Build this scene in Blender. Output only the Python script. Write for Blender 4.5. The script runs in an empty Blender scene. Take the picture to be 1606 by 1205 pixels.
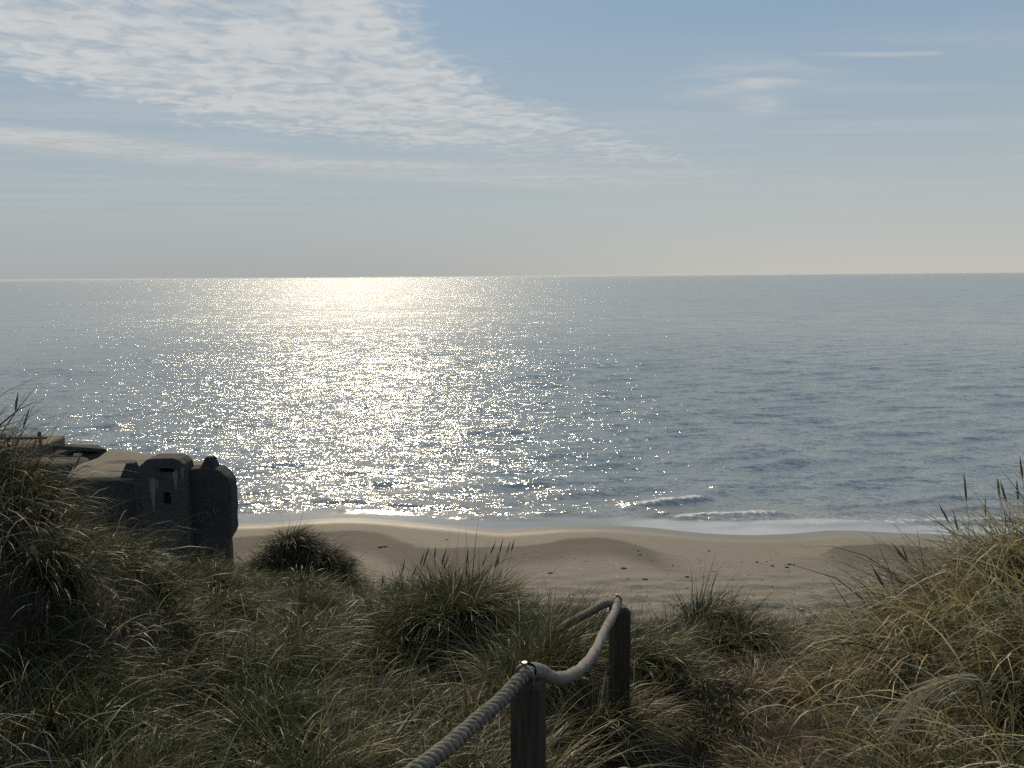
import bpy, bmesh, math, random
import numpy as np
from mathutils import Matrix, Vector, noise as mnoise

random.seed(7)
rng = np.random.default_rng(11)
R = math.radians
scene = bpy.context.scene
COL = scene.collection

# ------------------------------------------------------------------ camera
cam_d = bpy.data.cameras.new("camera")
cam = bpy.data.objects.new("camera", cam_d)
COL.objects.link(cam)
cam_d.sensor_width = 36.0
cam_d.lens = 1236.0 / 1606.0 * 36.0
cam_d.clip_start = 0.05
cam_d.clip_end = 80000.0
cam.matrix_world = (Matrix.Translation((0, 0, 12.0)) @ Matrix.Rotation(R(90 - 7.8), 4, 'X')
                    @ Matrix.Rotation(R(-0.43), 4, 'Z'))
scene.camera = cam

# ------------------------------------------------------------------ light
SUN_EL, SUN_AZ = 31.0, -11.0          # azimuth from +Y towards +X
scene.view_settings.view_transform = 'Standard'
scene.view_settings.look = 'None'
scene.view_settings.gamma = 1.0
scene.view_settings.use_curve_mapping = False
scene.view_settings.exposure = 0.0
sun_d = bpy.data.lights.new("sun", 'SUN')
sun_d.energy = 3.0
sun_d.angle = R(0.53)
sun_d.color = (1.0, 0.82, 0.57)
sun = bpy.data.objects.new("sun", sun_d)
COL.objects.link(sun)
sdir = Vector((math.sin(R(SUN_AZ)) * math.cos(R(SUN_EL)), math.cos(R(SUN_AZ)) * math.cos(R(SUN_EL)), math.sin(R(SUN_EL))))
sun.rotation_euler = sdir.to_track_quat('Z', 'Y').to_euler()
sun.location = (-20, 60, 60)


class NT:
    """small helper to write node maths"""
    def __init__(s, tree):
        s.t = tree

    def n(s, kind, **kw):
        nd = s.t.nodes.new(kind)
        for k, v in kw.items():
            setattr(nd, k, v)
        return nd

    def put(s, sock, v):
        if isinstance(v, bpy.types.NodeSocket):
            s.t.links.new(v, sock)
        elif v is not None:
            sock.default_value = v

    def m(s, op, a, b=None, c=None, clamp=False):
        nd = s.n('ShaderNodeMath', operation=op, use_clamp=clamp)
        for i, v in enumerate((a, b, c)):
            if v is not None:
                s.put(nd.inputs[i], v)
        return nd.outputs[0]

    def v(s, op, a, b=None, scale=None):
        nd = s.n('ShaderNodeVectorMath', operation=op)
        s.put(nd.inputs[0], a)
        if b is not None:
            s.put(nd.inputs[1], b)
        if scale is not None:
            s.put(nd.inputs['Scale'], scale)
        return nd.outputs['Value'] if op in ('DOT_PRODUCT', 'LENGTH', 'DISTANCE') else nd.outputs[0]

    def step(s, x, a, b, lo=0.0, hi=1.0):
        nd = s.n('ShaderNodeMapRange', interpolation_type='SMOOTHSTEP')
        for i, q in enumerate((x, a, b, lo, hi)):
            s.put(nd.inputs[i], q)
        return nd.outputs[0]

    def mix(s, f, a, b, mode='MIX'):
        nd = s.n('ShaderNodeMix', data_type='RGBA', blend_type=mode)
        s.put(nd.inputs[0], f)
        s.put(nd.inputs[6], a if not isinstance(a, tuple) else (*a[:3], 1))
        s.put(nd.inputs[7], b if not isinstance(b, tuple) else (*b[:3], 1))
        return nd.outputs[2]

    def noise(s, vec, scale, detail=3.0, rough=0.5, dist=0.0, out='Fac'):
        nd = s.n('ShaderNodeTexNoise')
        s.put(nd.inputs['Vector'], vec)
        nd.inputs['Scale'].default_value = scale
        nd.inputs['Detail'].default_value = detail
        nd.inputs['Roughness'].default_value = rough
        nd.inputs['Distortion'].default_value = dist
        return nd.outputs['Fac' if out == 'Fac' else 'Color']

    def mapped(s, vec, loc=(0, 0, 0), rot=(0, 0, 0), scale=(1, 1, 1)):
        nd = s.n('ShaderNodeMapping')
        s.put(nd.inputs['Vector'], vec)
        nd.inputs['Location'].default_value = loc
        nd.inputs['Rotation'].default_value = rot
        nd.inputs['Scale'].default_value = scale
        return nd.outputs[0]

    def xyz(s, vec):
        nd = s.n('ShaderNodeSeparateXYZ')
        s.put(nd.inputs[0], vec)
        return nd.outputs

    def comb(s, x, y, z):
        nd = s.n('ShaderNodeCombineXYZ')
        for i, q in enumerate((x, y, z)):
            s.put(nd.inputs[i], q)
        return nd.outputs[0]

    def attr(s, name):
        return s.n('ShaderNodeAttribute', attribute_name=name)


# ------------------------------------------------------------------ sky
world = bpy.data.worlds.new("World")
scene.world = world
world.use_nodes = True
wt = world.node_tree
wt.nodes.clear()
N = NT(wt)
SKY_STRENGTH = 0.1
K = 1.0 / SKY_STRENGTH
tc = N.n('ShaderNodeTexCoord').outputs['Generated']
dx, dy, dz = N.xyz(tc)
az = N.m('MULTIPLY', N.m('ARCTAN2', dx, dy), 57.29578)
el = N.m('MULTIPLY', N.m('ARCSINE', dz), 57.29578)
skyt = N.n('ShaderNodeTexSky', sky_type='NISHITA')
skyt.sun_disc = False
skyt.sun_elevation = R(SUN_EL)
skyt.sun_rotation = R(SUN_AZ)
skyt.altitude = 10
skyt.air_density = 1.0
skyt.dust_density = 0.6
skyt.ozone_density = 1.5
# clear blue and the pale band of moist air above the sea
clear = N.mix(N.step(el, 3.0, 20.0), (0.365 * K, 0.445 * K, 0.485 * K), (0.235 * K, 0.360 * K, 0.495 * K))
blue = N.mix(0.93, N.v('SCALE', skyt.outputs[0], scale=1.0), clear)
glow = N.v('DOT_PRODUCT', tc, tuple(sdir))
hz = N.m('POWER', 2.718, N.m('MULTIPLY', N.m('MAXIMUM', el, 0.0), -1.0 / 5.2))
hcol = N.mix(N.step(az, -20.0, 25.0), (0.385 * K, 0.40 * K, 0.40 * K), (0.55 * K, 0.53 * K, 0.475 * K))
base = N.mix(N.m('MULTIPLY', hz, 0.95), blue, hcol)
# cloud sheet, textured on a plane overhead
zz = N.m('MAXIMUM', dz, 0.03)
P = N.comb(N.m('DIVIDE', dx, zz), N.m('DIVIDE', dy, zz), 0.0)
n_edge = N.m('SUBTRACT', N.noise(P, 1.6, 5, 0.6), 0.5)
n_fine = N.noise(N.mapped(P, rot=(0, 0, R(20)), scale=(7.5, 8.0, 1)), 1.0, 4, 0.52, 0.7)
n_mid = N.noise(N.mapped(P, loc=(3, 1, 0), scale=(1.3, 2.2, 1)), 1.0, 4, 0.55)
edge_az = N.m('MAXIMUM', N.m('MULTIPLY_ADD', el, -1.13, 13.5), N.m('MULTIPLY_ADD', el, -3.1, 38.2))
dA = N.m('ADD', N.m('SUBTRACT', edge_az, az), N.m('ADD', N.m('MULTIPLY', n_edge, 14.0), N.m('MULTIPLY', N.m('SUBTRACT', n_fine, 0.5), 7.0)))
mA = N.step(dA, -1.2, 4.5)
low = N.m('MAXIMUM', N.m('MULTIPLY_ADD', az, -0.075, 8.5), N.m('MULTIPLY_ADD', az, -0.22, 5.4))
dL = N.m('ADD', N.m('SUBTRACT', el, low), N.m('ADD', N.m('MULTIPLY', n_edge, 3.5), N.m('MULTIPLY', N.m('SUBTRACT', n_fine, 0.5), 2.5)))
mL = N.step(dL, -0.6, 1.1)
sheet = N.m('MULTIPLY', mA, mL)
rip = N.m('ADD', N.m('MULTIPLY', n_fine, 0.62), N.m('MULTIPLY', n_mid, 0.58))
dens = N.m('MULTIPLY', sheet, N.step(rip, 0.38, 0.68, 0.30, 1.0))
# long streak below the sheet
n_str = N.noise(N.mapped(P, rot=(0, 0, R(-6)), scale=(0.22, 1.6, 1)), 1.0, 4, 0.6)
cB = N.m('MULTIPLY_ADD', N.m('ADD', az, 33.0), -0.045, 8.5)
dB = N.m('ABSOLUTE', N.m('SUBTRACT', el, N.m('ADD', cB, N.m('MULTIPLY', N.m('SUBTRACT', n_str, 0.5), 1.6))))
mB = N.m('MULTIPLY', N.step(dB, 1.1, 0.2), N.step(az, 22.0, 4.0))
mB = N.m('MULTIPLY', mB, N.step(n_str, 0.30, 0.60, 0.40, 0.92))
veil = N.m('MULTIPLY', N.m('MULTIPLY', N.step(n_str, 0.40, 0.70), N.step(el, 17.0, 10.0)), N.m('MULTIPLY', N.step(el, 1.0, 5.0), 0.35))
# small wisps at the right
n_w = N.noise(N.mapped(P, loc=(8, 2, 0), scale=(1.1, 2.0, 1)), 1.0, 5, 0.65, 0.6)
def blob(a0, e0, ra, re_):
    q = N.m('ADD', N.m('POWER', N.m('DIVIDE', N.m('SUBTRACT', az, a0), ra), 2.0), N.m('POWER', N.m('DIVIDE', N.m('SUBTRACT', el, e0), re_), 2.0))
    return N.m('POWER', 2.718, N.m('MULTIPLY', q, -1.0))
wisp = N.m('MULTIPLY', N.m('MAXIMUM', blob(16.0, 12.7, 4.5, 1.3), N.m('MULTIPLY', blob(16.8, 11.2, 1.8, 0.8), 0.9)), N.step(n_w, 0.35, 0.70, 0.1, 0.85))
trail_el = N.m('MULTIPLY_ADD', N.m('SUBTRACT', az, 24.0), -0.10, 13.52)
trail = N.m('MULTIPLY', N.step(N.m('ABSOLUTE', N.m('SUBTRACT', el, trail_el)), 0.24, 0.0), N.m('MULTIPLY', N.step(az, 18.0, 24.0), N.step(az, 28.2, 27.0)))
trail = N.m('MULTIPLY', trail, 0.5)
allc = N.m('MAXIMUM', N.m('MAXIMUM', N.m('MULTIPLY', dens, 0.92), mB), N.m('MAXIMUM', N.m('MAXIMUM', veil, wisp), trail))
shade = N.step(rip, 0.45, 0.75, 0.90, 1.06)
ccol = N.mix(N.step(el, 6.0, 13.0), (0.51 * K, 0.53 * K, 0.535 * K), (0.58 * K, 0.595 * K, 0.60 * K))
ccol = N.v('SCALE', ccol, scale=shade)
sky_col = N.mix(allc, base, ccol)
bg = N.n('ShaderNodeBackground')
N.put(bg.inputs[0], sky_col)
bg.inputs[1].default_value = SKY_STRENGTH
wo = N.n('ShaderNodeOutputWorld')
wt.links.new(bg.outputs[0], wo.inputs[0])

scene.cycles.use_denoising = False
scene.cycles.max_bounces = 8
scene.cycles.caustics_reflective = False
scene.cycles.caustics_refractive = False
scene.cycles.transparent_max_bounces = 8
scene.cycles.sample_clamp_indirect = 4.0


# ------------------------------------------------------------------ helpers
def tag(o, label=None, cat=None, group=None, kind=None):
    if label: o["label"] = label
    if cat: o["category"] = cat
    if group: o["group"] = group
    if kind: o["kind"] = kind
    return o


def empty(name, loc=(0, 0, 0), label=None, cat=None, group=None):
    o = bpy.data.objects.new(name, None)
    o.empty_display_size = 0.2
    o.location = loc
    COL.objects.link(o)
    return tag(o, label, cat, group)


def link(name, me, mat=None, parent=None, loc=None):
    o = bpy.data.objects.new(name, me)
    COL.objects.link(o)
    if mat is not None and not me.materials:
        me.materials.append(mat)
    if parent is not None:
        o.parent = parent
    if loc is not None:
        o.location = loc
    return o


def np_mesh(name, verts, faces_list, smooth=True):
    """faces_list: list of int arrays (n,k)"""
    me = bpy.data.meshes.new(name)
    verts = np.ascontiguousarray(verts, dtype=np.float32)
    me.vertices.add(len(verts))
    me.vertices.foreach_set('co', verts.ravel())
    loops = np.concatenate([f.ravel() for f in faces_list]).astype(np.int32)
    tot = np.concatenate([np.full(len(f), f.shape[1], dtype=np.int32) for f in faces_list])
    start = np.concatenate([[0], np.cumsum(tot)[:-1]]).astype(np.int32)
    me.loops.add(len(loops))
    me.loops.foreach_set('vertex_index', loops)
    me.polygons.add(len(tot))
    me.polygons.foreach_set('loop_start', start)
    me.polygons.foreach_set('loop_total', tot)
    me.polygons.foreach_set('use_smooth', np.full(len(tot), smooth, dtype=bool))
    me.update(calc_edges=True)
    me.validate()
    return me


def fattr(me, name, vals):
    a = me.attributes.new(name, 'FLOAT', 'POINT')
    a.data.foreach_set('value', np.ascontiguousarray(vals, dtype=np.float32).ravel())


def cattr(me, name, rgb):
    a = me.attributes.new(name, 'FLOAT_COLOR', 'POINT')
    c = np.ones((len(rgb), 4), dtype=np.float32)
    c[:, :3] = rgb
    a.data.foreach_set('color', c.ravel())


def grid_faces(nr, nc):
    i = np.arange(nr - 1)[:, None] * nc + np.arange(nc - 1)[None, :]
    i = i.ravel()
    return np.stack([i, i + 1, i + nc + 1, i + nc], 1)


def sstep(a, b, x):
    t = np.clip((x - a) / (b - a), 0, 1)
    return t * t * (3 - 2 * t)


_perm = rng.random((256, 256))


def vnoise(x, y):
    """smooth value noise, period 256"""
    xi, yi = np.floor(x).astype(int), np.floor(y).astype(int)
    fx, fy = x - xi, y - yi
    fx, fy = fx * fx * (3 - 2 * fx), fy * fy * (3 - 2 * fy)
    a = _perm[xi % 256, yi % 256]; b = _perm[(xi + 1) % 256, yi % 256]
    c = _perm[xi % 256, (yi + 1) % 256]; d = _perm[(xi + 1) % 256, (yi + 1) % 256]
    return (a * (1 - fx) + b * fx) * (1 - fy) + (c * (1 - fx) + d * fx) * fy - 0.5


def fbm(x, y, o=4):
    s = 0; a = 1.0
    for k in range(o):
        s = s + a * vnoise(x * 2 ** k + 17.3 * k, y * 2 ** k + 5.1 * k)
        a *= 0.5
    return s


def new_mat(name):
    m = bpy.data.materials.new(name)
    m.use_nodes = True
    m.node_tree.nodes.clear()
    n = NT(m.node_tree)
    out = n.n('ShaderNodeOutputMaterial')
    return m, n, out


def principled(n, col, rough=0.6, spec=0.5, normal=None, **kw):
    b = n.n('ShaderNodeBsdfPrincipled')
    n.put(b.inputs['Base Color'], (*col, 1) if isinstance(col, tuple) else col)
    n.put(b.inputs['Roughness'], rough)
    n.put(b.inputs['Specular IOR Level'], spec)
    if normal is not None:
        n.put(b.inputs['Normal'], normal)
    for k, v in kw.items():
        n.put(b.inputs[k.replace('_', ' ')], v)
    return b


def bump(n, h, strength=0.5, dist=0.02):
    b = n.n('ShaderNodeBump')
    n.put(b.inputs['Height'], h)
    b.inputs['Strength'].default_value = strength
    b.inputs['Distance'].default_value = dist
    return b.outputs[0]


def tube(pts, rad, sides=8, cap=True):
    """verts, quads for a tube through pts (n,3); rad scalar or (n,)"""
    pts = np.asarray(pts, float)
    n = len(pts)
    rad = np.broadcast_to(np.asarray(rad, float), (n,))
    T = np.gradient(pts, axis=0)
    T /= np.linalg.norm(T, axis=1)[:, None] + 1e-12
    U = np.zeros_like(T)
    u = np.cross(T[0], (0, 0, 1.0))
    if np.linalg.norm(u) < 0.05:
        u = np.cross(T[0], (1.0, 0, 0))
    for i in range(n):
        u = u - T[i] * np.dot(u, T[i])
        u /= np.linalg.norm(u)
        U[i] = u
    V = np.cross(T, U)
    a = np.arange(sides) * 2 * math.pi / sides
    ring = U[:, None] * np.cos(a)[None, :, None] + V[:, None] * np.sin(a)[None, :, None]
    v = (pts[:, None] + ring * rad[:, None, None]).reshape(-1, 3)
    i, j = np.meshgrid(np.arange(n - 1), np.arange(sides), indexing='ij')
    i, j = i.ravel(), j.ravel()
    j2 = (j + 1) % sides
    q = np.stack([i * sides + j, i * sides + j2, (i + 1) * sides + j2, (i + 1) * sides + j], 1)
    return v, q, (U, V)


def join(parts):
    vs, qs, off = [], [], 0
    for v, q in parts:
        vs.append(v); qs.append(q + off); off += len(v)
    return np.concatenate(vs), np.concatenate(qs)


# ------------------------------------------------------------------ shore lines
SH = np.array([(-80, 39.5), (-40, 38.5), (-22, 37.6), (-13.6, 37.3), (-11.7, 37.4), (-10.3, 38.0), (-8.3, 38.25), (-6.5, 37.9), (-3.5, 37.0), (-0.5, 36.15),
               (2.0, 36.65), (4.8, 36.7), (6.8, 36.25), (8.8, 35.4), (11.0, 35.05), (13.2, 35.25), (15.1, 35.7), (17.6, 35.25), (20.4, 34.9), (23.4, 34.85), (40, 34.3), (80, 33.5)])
CR = np.array([(-80, 35), (-40, 34.4), (-22, 33.9), (-12.5, 34.05), (-11.9, 34.3), (-9.8, 34.6), (-8.3, 34.87), (-7.06, 35.05), (-5.8, 34.5), (-5.0, 33.35), (-3.9, 32.4), (-2.9, 32.35),
               (-2.1, 32.6), (0.6, 32.8), (1.6, 33.1), (2.5, 33.75), (4.1, 33.8), (5.4, 32.7), (6.2, 31.7), (7.1, 31.2), (9.9, 31.2), (12.6, 31.5), (13.4, 32.2), (13.9, 32.65), (16.0, 32.9),
               (17.4, 32.6), (18.6, 31.8), (24, 31.6), (40, 31.5), (80, 30.5)])


def smooth_curve(ctrl, w):
    xs = np.linspace(-80, 80, 3201)
    ys = np.interp(xs, ctrl[:, 0], ctrl[:, 1])
    k = np.hanning(2 * int(w / 0.05) + 3); k /= k.sum()
    pad = len(k) // 2
    return xs, np.convolve(np.pad(ys, pad, mode='edge'), k, mode='same')[pad:-pad]


_sx, _sy = smooth_curve(SH, 1.0)
_cx, _cy = smooth_curve(CR, 0.45)
shore = lambda x: np.interp(x, _sx, _sy)
crest = lambda x: np.interp(x, _cx, _cy)


def beach_z(x, y):
    s, c = shore(x), crest(x)
    d = s - y                              # metres inland from the water's edge
    z = 0.02 + 0.085 * d
    z = np.where(d < 0, 0.02 + 0.10 * d, z)
    z = np.where(d > 4.5, 0.02 + 0.085 * 4.5 + 0.045 * (d - 4.5), z)
    # low berm: crisp crest, gentle back slope down towards the dune
    bay = np.clip((c - 31.2) / 2.2, 0, 1)
    t = c - y
    horn = np.where(t > 0, np.exp(-(t / 1.5) ** 1.2), np.exp(-(t / 1.7) ** 2))
    z = z + 0.17 * bay * horn
    foot = sstep(30.5, 26.5, y)
    z = z + foot * (0.13 * fbm(x * 0.40, y * 2.6, 3) + 0.15 * fbm(x * 1.2 + 9, y * 3.6, 3))
    return z + 0.02 * fbm(x * 0.4 + 4, y * 0.7, 3) * sstep(0.3, 2.0, d)


# ------------------------------------------------------------------ dune ground height
CTL = np.array([
(-3.05,4.60,10.71),(-2.89,4.70,10.62),(-2.62,4.60,10.44),(-2.34,4.40,10.19),(-2.20,4.30,9.92),(-2.13,3.80,9.89),(-2.28,3.60,10.20),(-2.57,3.80,10.40),(-2.20,3.20,10.23),(-1.84,3.00,10.00),(-1.83,2.60,10.09),
(-3.64,7.50,8.80),(-3.62,8.50,8.48),(-3.56,9.50,8.18),(-2.99,10.00,7.91),(-2.03,9.80,7.89),(-1.45,9.30,8.08),(-0.80,9.00,8.30),(-0.19,8.80,8.30),(0.41,8.80,8.15),(1.08,8.80,8.03),(1.79,8.60,7.96),(2.51,7.50,8.44),(2.74,6.50,8.76),
(2.82,5.60,9.34),(2.84,5.00,9.76),(2.85,4.50,10.15),(2.81,4.20,10.35),(-2.59,6.00,8.90),(-1.94,5.60,8.98),(-1.62,6.20,8.80),(-2.11,4.40,9.50),(-1.41,4.00,9.43),(-0.93,4.20,9.24),(-1.29,2.90,9.83),(-0.78,2.90,9.83),(-0.45,3.30,9.72),(-0.38,4.20,9.32),
(-1.15,6.60,8.73),(-0.63,7.00,8.62),(-0.14,6.30,8.81),(-0.47,5.20,9.10),(0.17,4.60,9.42),(0.43,5.30,9.25),(1.92,6.25,8.98),(1.75,5.75,8.80),(1.36,5.0,9.32),(1.2,4.6,9.05),(1.01,3.60,9.35),(0.8,3.0,9.55),(1.68,4.40,9.42),(2.06,4.60,9.48),
(1.27,3.30,9.72),(1.00,2.70,9.82),(1.37,2.90,9.90),(1.83,3.30,9.95),(2.21,3.50,10.11),(2.44,3.60,10.22),(1.79,2.60,10.32),(1.39,2.30,10.20),
(0.05,2.45,9.72),(0.6,4.3,9.28),(-0.55,1.15,10.1),(0.6,1.6,10.0),(0.2,0.2,10.35),(0.0,-2.0,10.7),(-2.0,0.5,10.5),(2.0,0.5,10.6),(-3.5,2.5,10.7),(3.4,2.5,10.9),(3.6,4.4,10.6),(-4.2,4.6,10.9),(-4.2,6.0,9.9),(3.6,6.2,9.35),(4.4,8.0,7.9),
(-6,9,8.6),(-7,6,10.4),(-7,3,10.9),(-9,12,6.6),(-12,6,10.3),(-12,10,8.2),(6,5,10.0),(6,9,7.9),(11,6,10.0),(11,10,8.0),(9,13,5.8),(5,12.5,6.1),
(-3.6,13.0,6.4),(-4.6,13.2,6.1),(-2.4,12.8,6.0),(-0.5,13,5.6),(2,13,5.5),(-6,13.5,5.5),(-5.0,11.2,7.1),(-2.0,11.4,6.9),(0,11,6.9),(2,10.8,6.7),(3.6,10.2,7.0),
(-5,17,3.3),(0,17,3.2),(5,17,3.3),(10,17,3.5),(-11,17,3.6),(-5,21,1.4),(0,21,1.4),(5,21,1.4),(11,21,1.5),(-12,21,1.5),(-5,25,0.7),(5,25,0.6),(14,25,0.7),(-14,25,0.8),
(-25,4,11),(-25,11,8),(-25,17,3.6),(-25,22,1.5),(-25,26,0.6),(25,4,11),(25,11,8),(25,17,3.6),(25,22,1.4),(25,26,0.5),(-45,4,11),(-45,11,8),(-45,18,3.4),(-45,26,0.5),(45,4,11),(45,11,8),(45,18,3.4),(45,26,0.5),(-10,-3,11),(10,-3,11),(30,-3,11),(-30,-3,11)])


_x, _y = CTL[:, 0], CTL[:, 1]
CTL[(_y >= 6.4) & (_y <= 10.2) & (np.abs(_x) < 3.8), 2] -= 0.24
CTL[(_y >= 7.0) & (_y <= 10.2) & (_x < -2.5) & (_x > -3.8), 2] += 0.24
CTL[(_y >= 6.4) & (_y <= 9.0) & (_x > 0.2) & (_x < 3.0), 2] -= 0.10
CTL[(_x > 1.6) & (_y < 6.3) & (_y > 2.2) & (_x < 3.5), 2] -= 0.16
CTL[(_x > 3.3) & (_x < 3.7) & (_y > 2.2) & (_y < 6.5), 2] -= 0.40
CTL[2:7, 2] -= 0.28
CTL[6, 2] -= 0.10; CTL[7, 2] -= 0.42; CTL[8, 2] -= 0.38; CTL[9, 2] -= 0.20; CTL[10, 2] -= 0.20; CTL[0:2, 2] -= 0.12
CTL[2:6, 2] += 0.06
CTL[(_x > 2.6) & (_x < 3.5) & (_y > 4.9) & (_y < 6.7), 2] -= 0.02
CTL[(_x > 2.6) & (_x < 3.5) & (_y > 4.0) & (_y <= 4.9), 2] += 0.06
CTL[(_x > 2.0) & (_x < 2.6) & (_y > 3.2) & (_y < 3.8), 2] += 0.12
CTL[(_x > 1.9) & (_x < 2.6) & (_y > 4.4) & (_y < 6.4), 2] -= 0.02


def tps_fit(c, lam=0.004):
    d = np.linalg.norm(c[:, None, :2] - c[None, :, :2], axis=2)
    Kk = np.where(d > 0, d * d * np.log(d + 1e-9), 0) + lam * np.eye(len(c)) * 5
    Pm = np.column_stack([np.ones(len(c)), c[:, :2]])
    A = np.block([[Kk, Pm], [Pm.T, np.zeros((3, 3))]])
    return np.linalg.solve(A, np.concatenate([c[:, 2], np.zeros(3)]))


_tw = tps_fit(CTL)


def dune_raw(x, y):
    sh = np.shape(x)
    x = np.ravel(x); y = np.ravel(y)
    out = _tw[-3] + _tw[-2] * x + _tw[-1] * y
    for k, (cx, cy, _) in enumerate(CTL):
        r2 = (x - cx) ** 2 + (y - cy) ** 2
        out = out + _tw[k] * 0.5 * r2 * np.log(r2 + 1e-12)
    return out.reshape(sh)


HUM = [(-3.78, 13.1, 1.02, 0.42), (-3.12, 12.95, 0.80, 0.38), (-4.38, 12.9, 0.62, 0.42), (-2.62, 12.8, 0.24, 0.4)]   # grassy hummock on the outer slope


HOL = [(-0.50, 5.72, 0.68, 0.36, 0.26), (0.98, 5.05, 0.22, 0.28, 0.26), (-1.72, 4.25, 0.20, 0.45, 0.22), (2.25, 2.72, 0.35, 0.26, 0.25), (-2.35, 3.55, 0.30, 0.30, 0.25),
       (-1.05, 7.6, 0.5, 0.3, 0.2), (-2.6, 7.2, 0.5, 0.35, 0.25), (-1.3, 3.35, 0.25, 0.22, 0.15), (1.9, 4.9, 0.3, 0.25, 0.2), (1.80, 5.62, 0.46, 0.34, 0.12)]   # (x, y, half width, half depth, drop)


def hollow(x, y):
    h_ = np.zeros(np.shape(x))
    for hx, hy, rx, ry, d in HOL:
        v = (y - hy) / ry
        v = np.where(v > 0, v * 1.25, v * 0.8)
        h_ = np.maximum(h_, np.exp(-(((x - hx) / rx) ** 4 + v ** 4)) * d)
    return h_


# tussocky knolls: steep bare face towards the land, grass on the crown and the far side
KN = []
_kr = np.random.default_rng(23)
for _ in range(4000):
    ky = 2.3 + 7.0 * _kr.random() ** 0.8
    kx = (_kr.random() * 2 - 1) * (0.68 * ky + 0.4)
    if (0.0 < kx < 2.2 and ky < 6.3) or (abs(kx + 0.42) < 0.9 and 4.6 < ky < 7.3) or (abs(kx) < 0.5 and ky < 4.0) or (-0.6 < kx < 0.9 and 4.0 < ky < 6.2):
        continue
    if all((kx - a[0]) ** 2 + (ky - a[1]) ** 2 > (0.62 + 0.035 * ky) ** 2 for a in KN):
        KN.append((kx, ky, _kr.uniform(0.14, 0.27), _kr.uniform(0.26, 0.44)))


def knoll(x, y):
    z = np.zeros(np.shape(x)); bare = np.zeros(np.shape(x))
    for kx, ky, kh, kr in KN:
        u = (x - kx) / kr
        v = (y - ky)
        g = np.exp(-u * u) * np.where(v > 0, np.exp(-(v / (kr * 1.3)) ** 2), np.exp(-(v / 0.17) ** 2))
        z = np.maximum(z, kh * g)
        bare = np.maximum(bare, np.exp(-(u / 1.05) ** 4 - ((v + 0.30) / 0.22) ** 4))
    return z, bare


def dune_z(x, y):
    z = dune_raw(x, y) - hollow(x, y) + knoll(x, y)[0]
    vm = y - 6.30 - 0.06 * np.sin(x * 6)
    z = z + 0.42 * np.exp(-((x + 0.52) / 0.72) ** 2) * np.where(vm > 0, np.exp(-(vm / 0.5) ** 2), np.exp(-(vm / 0.15) ** 2))
    z = z + 0.16 * sstep(-2.55, -3.1, x) * np.exp(-((y - 4.5) / 0.9) ** 2)
    for hx, hy, hh, hr in HUM:
        z = z + hh * np.exp(-(((x - hx) / hr) ** 2 + ((y - hy) / (hr * 1.1)) ** 2))
    near = sstep(14.0, 9.0, y)
    z = z + near * (0.10 * fbm(x * 0.9 + 3, y * 0.9, 3) + 0.05 * fbm(x * 3.1, y * 3.1 + 8, 2))
    # two hollows scoured in the path, each ending in a turf ledge
    w1 = 0.05 * np.sin(x * 7.0) + 0.04 * np.sin(x * 17.0 + 1)
    l1 = 4.33 + w1 - 0.12 * np.exp(-((x - 0.62) / 0.2) ** 2)
    pit = np.exp(-((x - 0.80) / 0.66) ** 4) * sstep(2.5, 3.7, y)
    z = z + pit * sstep(l1 + 0.10, l1 - 0.08, y) * (np.minimum(z, 9.17 + 0.06 * np.sin(x * 9) * np.sin(y * 11)) - z)
    z = z + 0.12 * np.exp(-((x - 1.0) / 0.8) ** 4) * sstep(l1 - 0.02, l1 + 0.12, y) * sstep(5.4, 4.6, y)
    z = z - 0.24 * np.exp(-((x - 1.80) / 0.46) ** 4) * sstep(5.0, 5.5, y) * sstep(6.10, 5.98, y + w1)
    z = z + 0.16 * np.exp(-((x - 1.95) / 0.7) ** 2) * sstep(5.98, 6.10, y + w1) * sstep(7.2, 6.3, y)
    return z


PATH = np.array([(0.3, 0.2), (0.6, 1.6), (0.75, 2.6), (0.85, 3.4), (0.95, 4.15)])


def path_dist(x, y):
    best = np.full(np.shape(x), 1e9)
    for a, b in zip(PATH[:-1], PATH[1:]):
        ab = b - a
        t = np.clip(((x - a[0]) * ab[0] + (y - a[1]) * ab[1]) / ab.dot(ab), 0, 1)
        best = np.minimum(best, np.hypot(x - a[0] - t * ab[0], y - a[1] - t * ab[1]))
    return best


# ------------------------------------------------------------------ materials
# sea
m_sea, n, out = new_mat("sea_water")
geo = n.n('ShaderNodeNewGeometry')
pos = geo.outputs['Position']
px_, py_, pz_ = n.xyz(pos)
far = n.step(py_, 50.0, 260.0)
calm = n.attr('calm').outputs['Fac']
foam = n.attr('foam').outputs['Fac']
def slopes(scale3, rot, k, loc=(0, 0, 0)):
    c = n.noise(n.mapped(pos, loc=loc, rot=(0, 0, rot), scale=scale3), 1.0, 2.0, 0.55, 0.0, 'Color')
    return n.v('MULTIPLY', n.v('SUBTRACT', c, (0.5, 0.5, 0.5)), (k, k, 0.0))
s1 = slopes((0.34, 1.25, 1), R(12), 0.78)
s2 = slopes((1.2, 3.6, 1), R(8), 1.15, (7, 3, 0))
s3 = slopes((5.0, 11.0, 1), R(15), 1.35, (1, 9, 0))
s0 = slopes((0.08, 0.28, 1), R(10), 0.75, (4, 4, 0))
sl = n.v('ADD', n.v('ADD', s1, s2), n.v('ADD', s3, n.v('SCALE', s0, scale=far)))
patch = n.m('MULTIPLY_ADD', n.noise(n.mapped(pos, loc=(5, 2, 0), scale=(0.0018, 0.009, 1)), 1.0, 3, 0.6), 0.5, n.m('MULTIPLY', n.noise(n.mapped(pos, scale=(0.012, 0.06, 1)), 1.0, 3, 0.6), 0.5))
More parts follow.
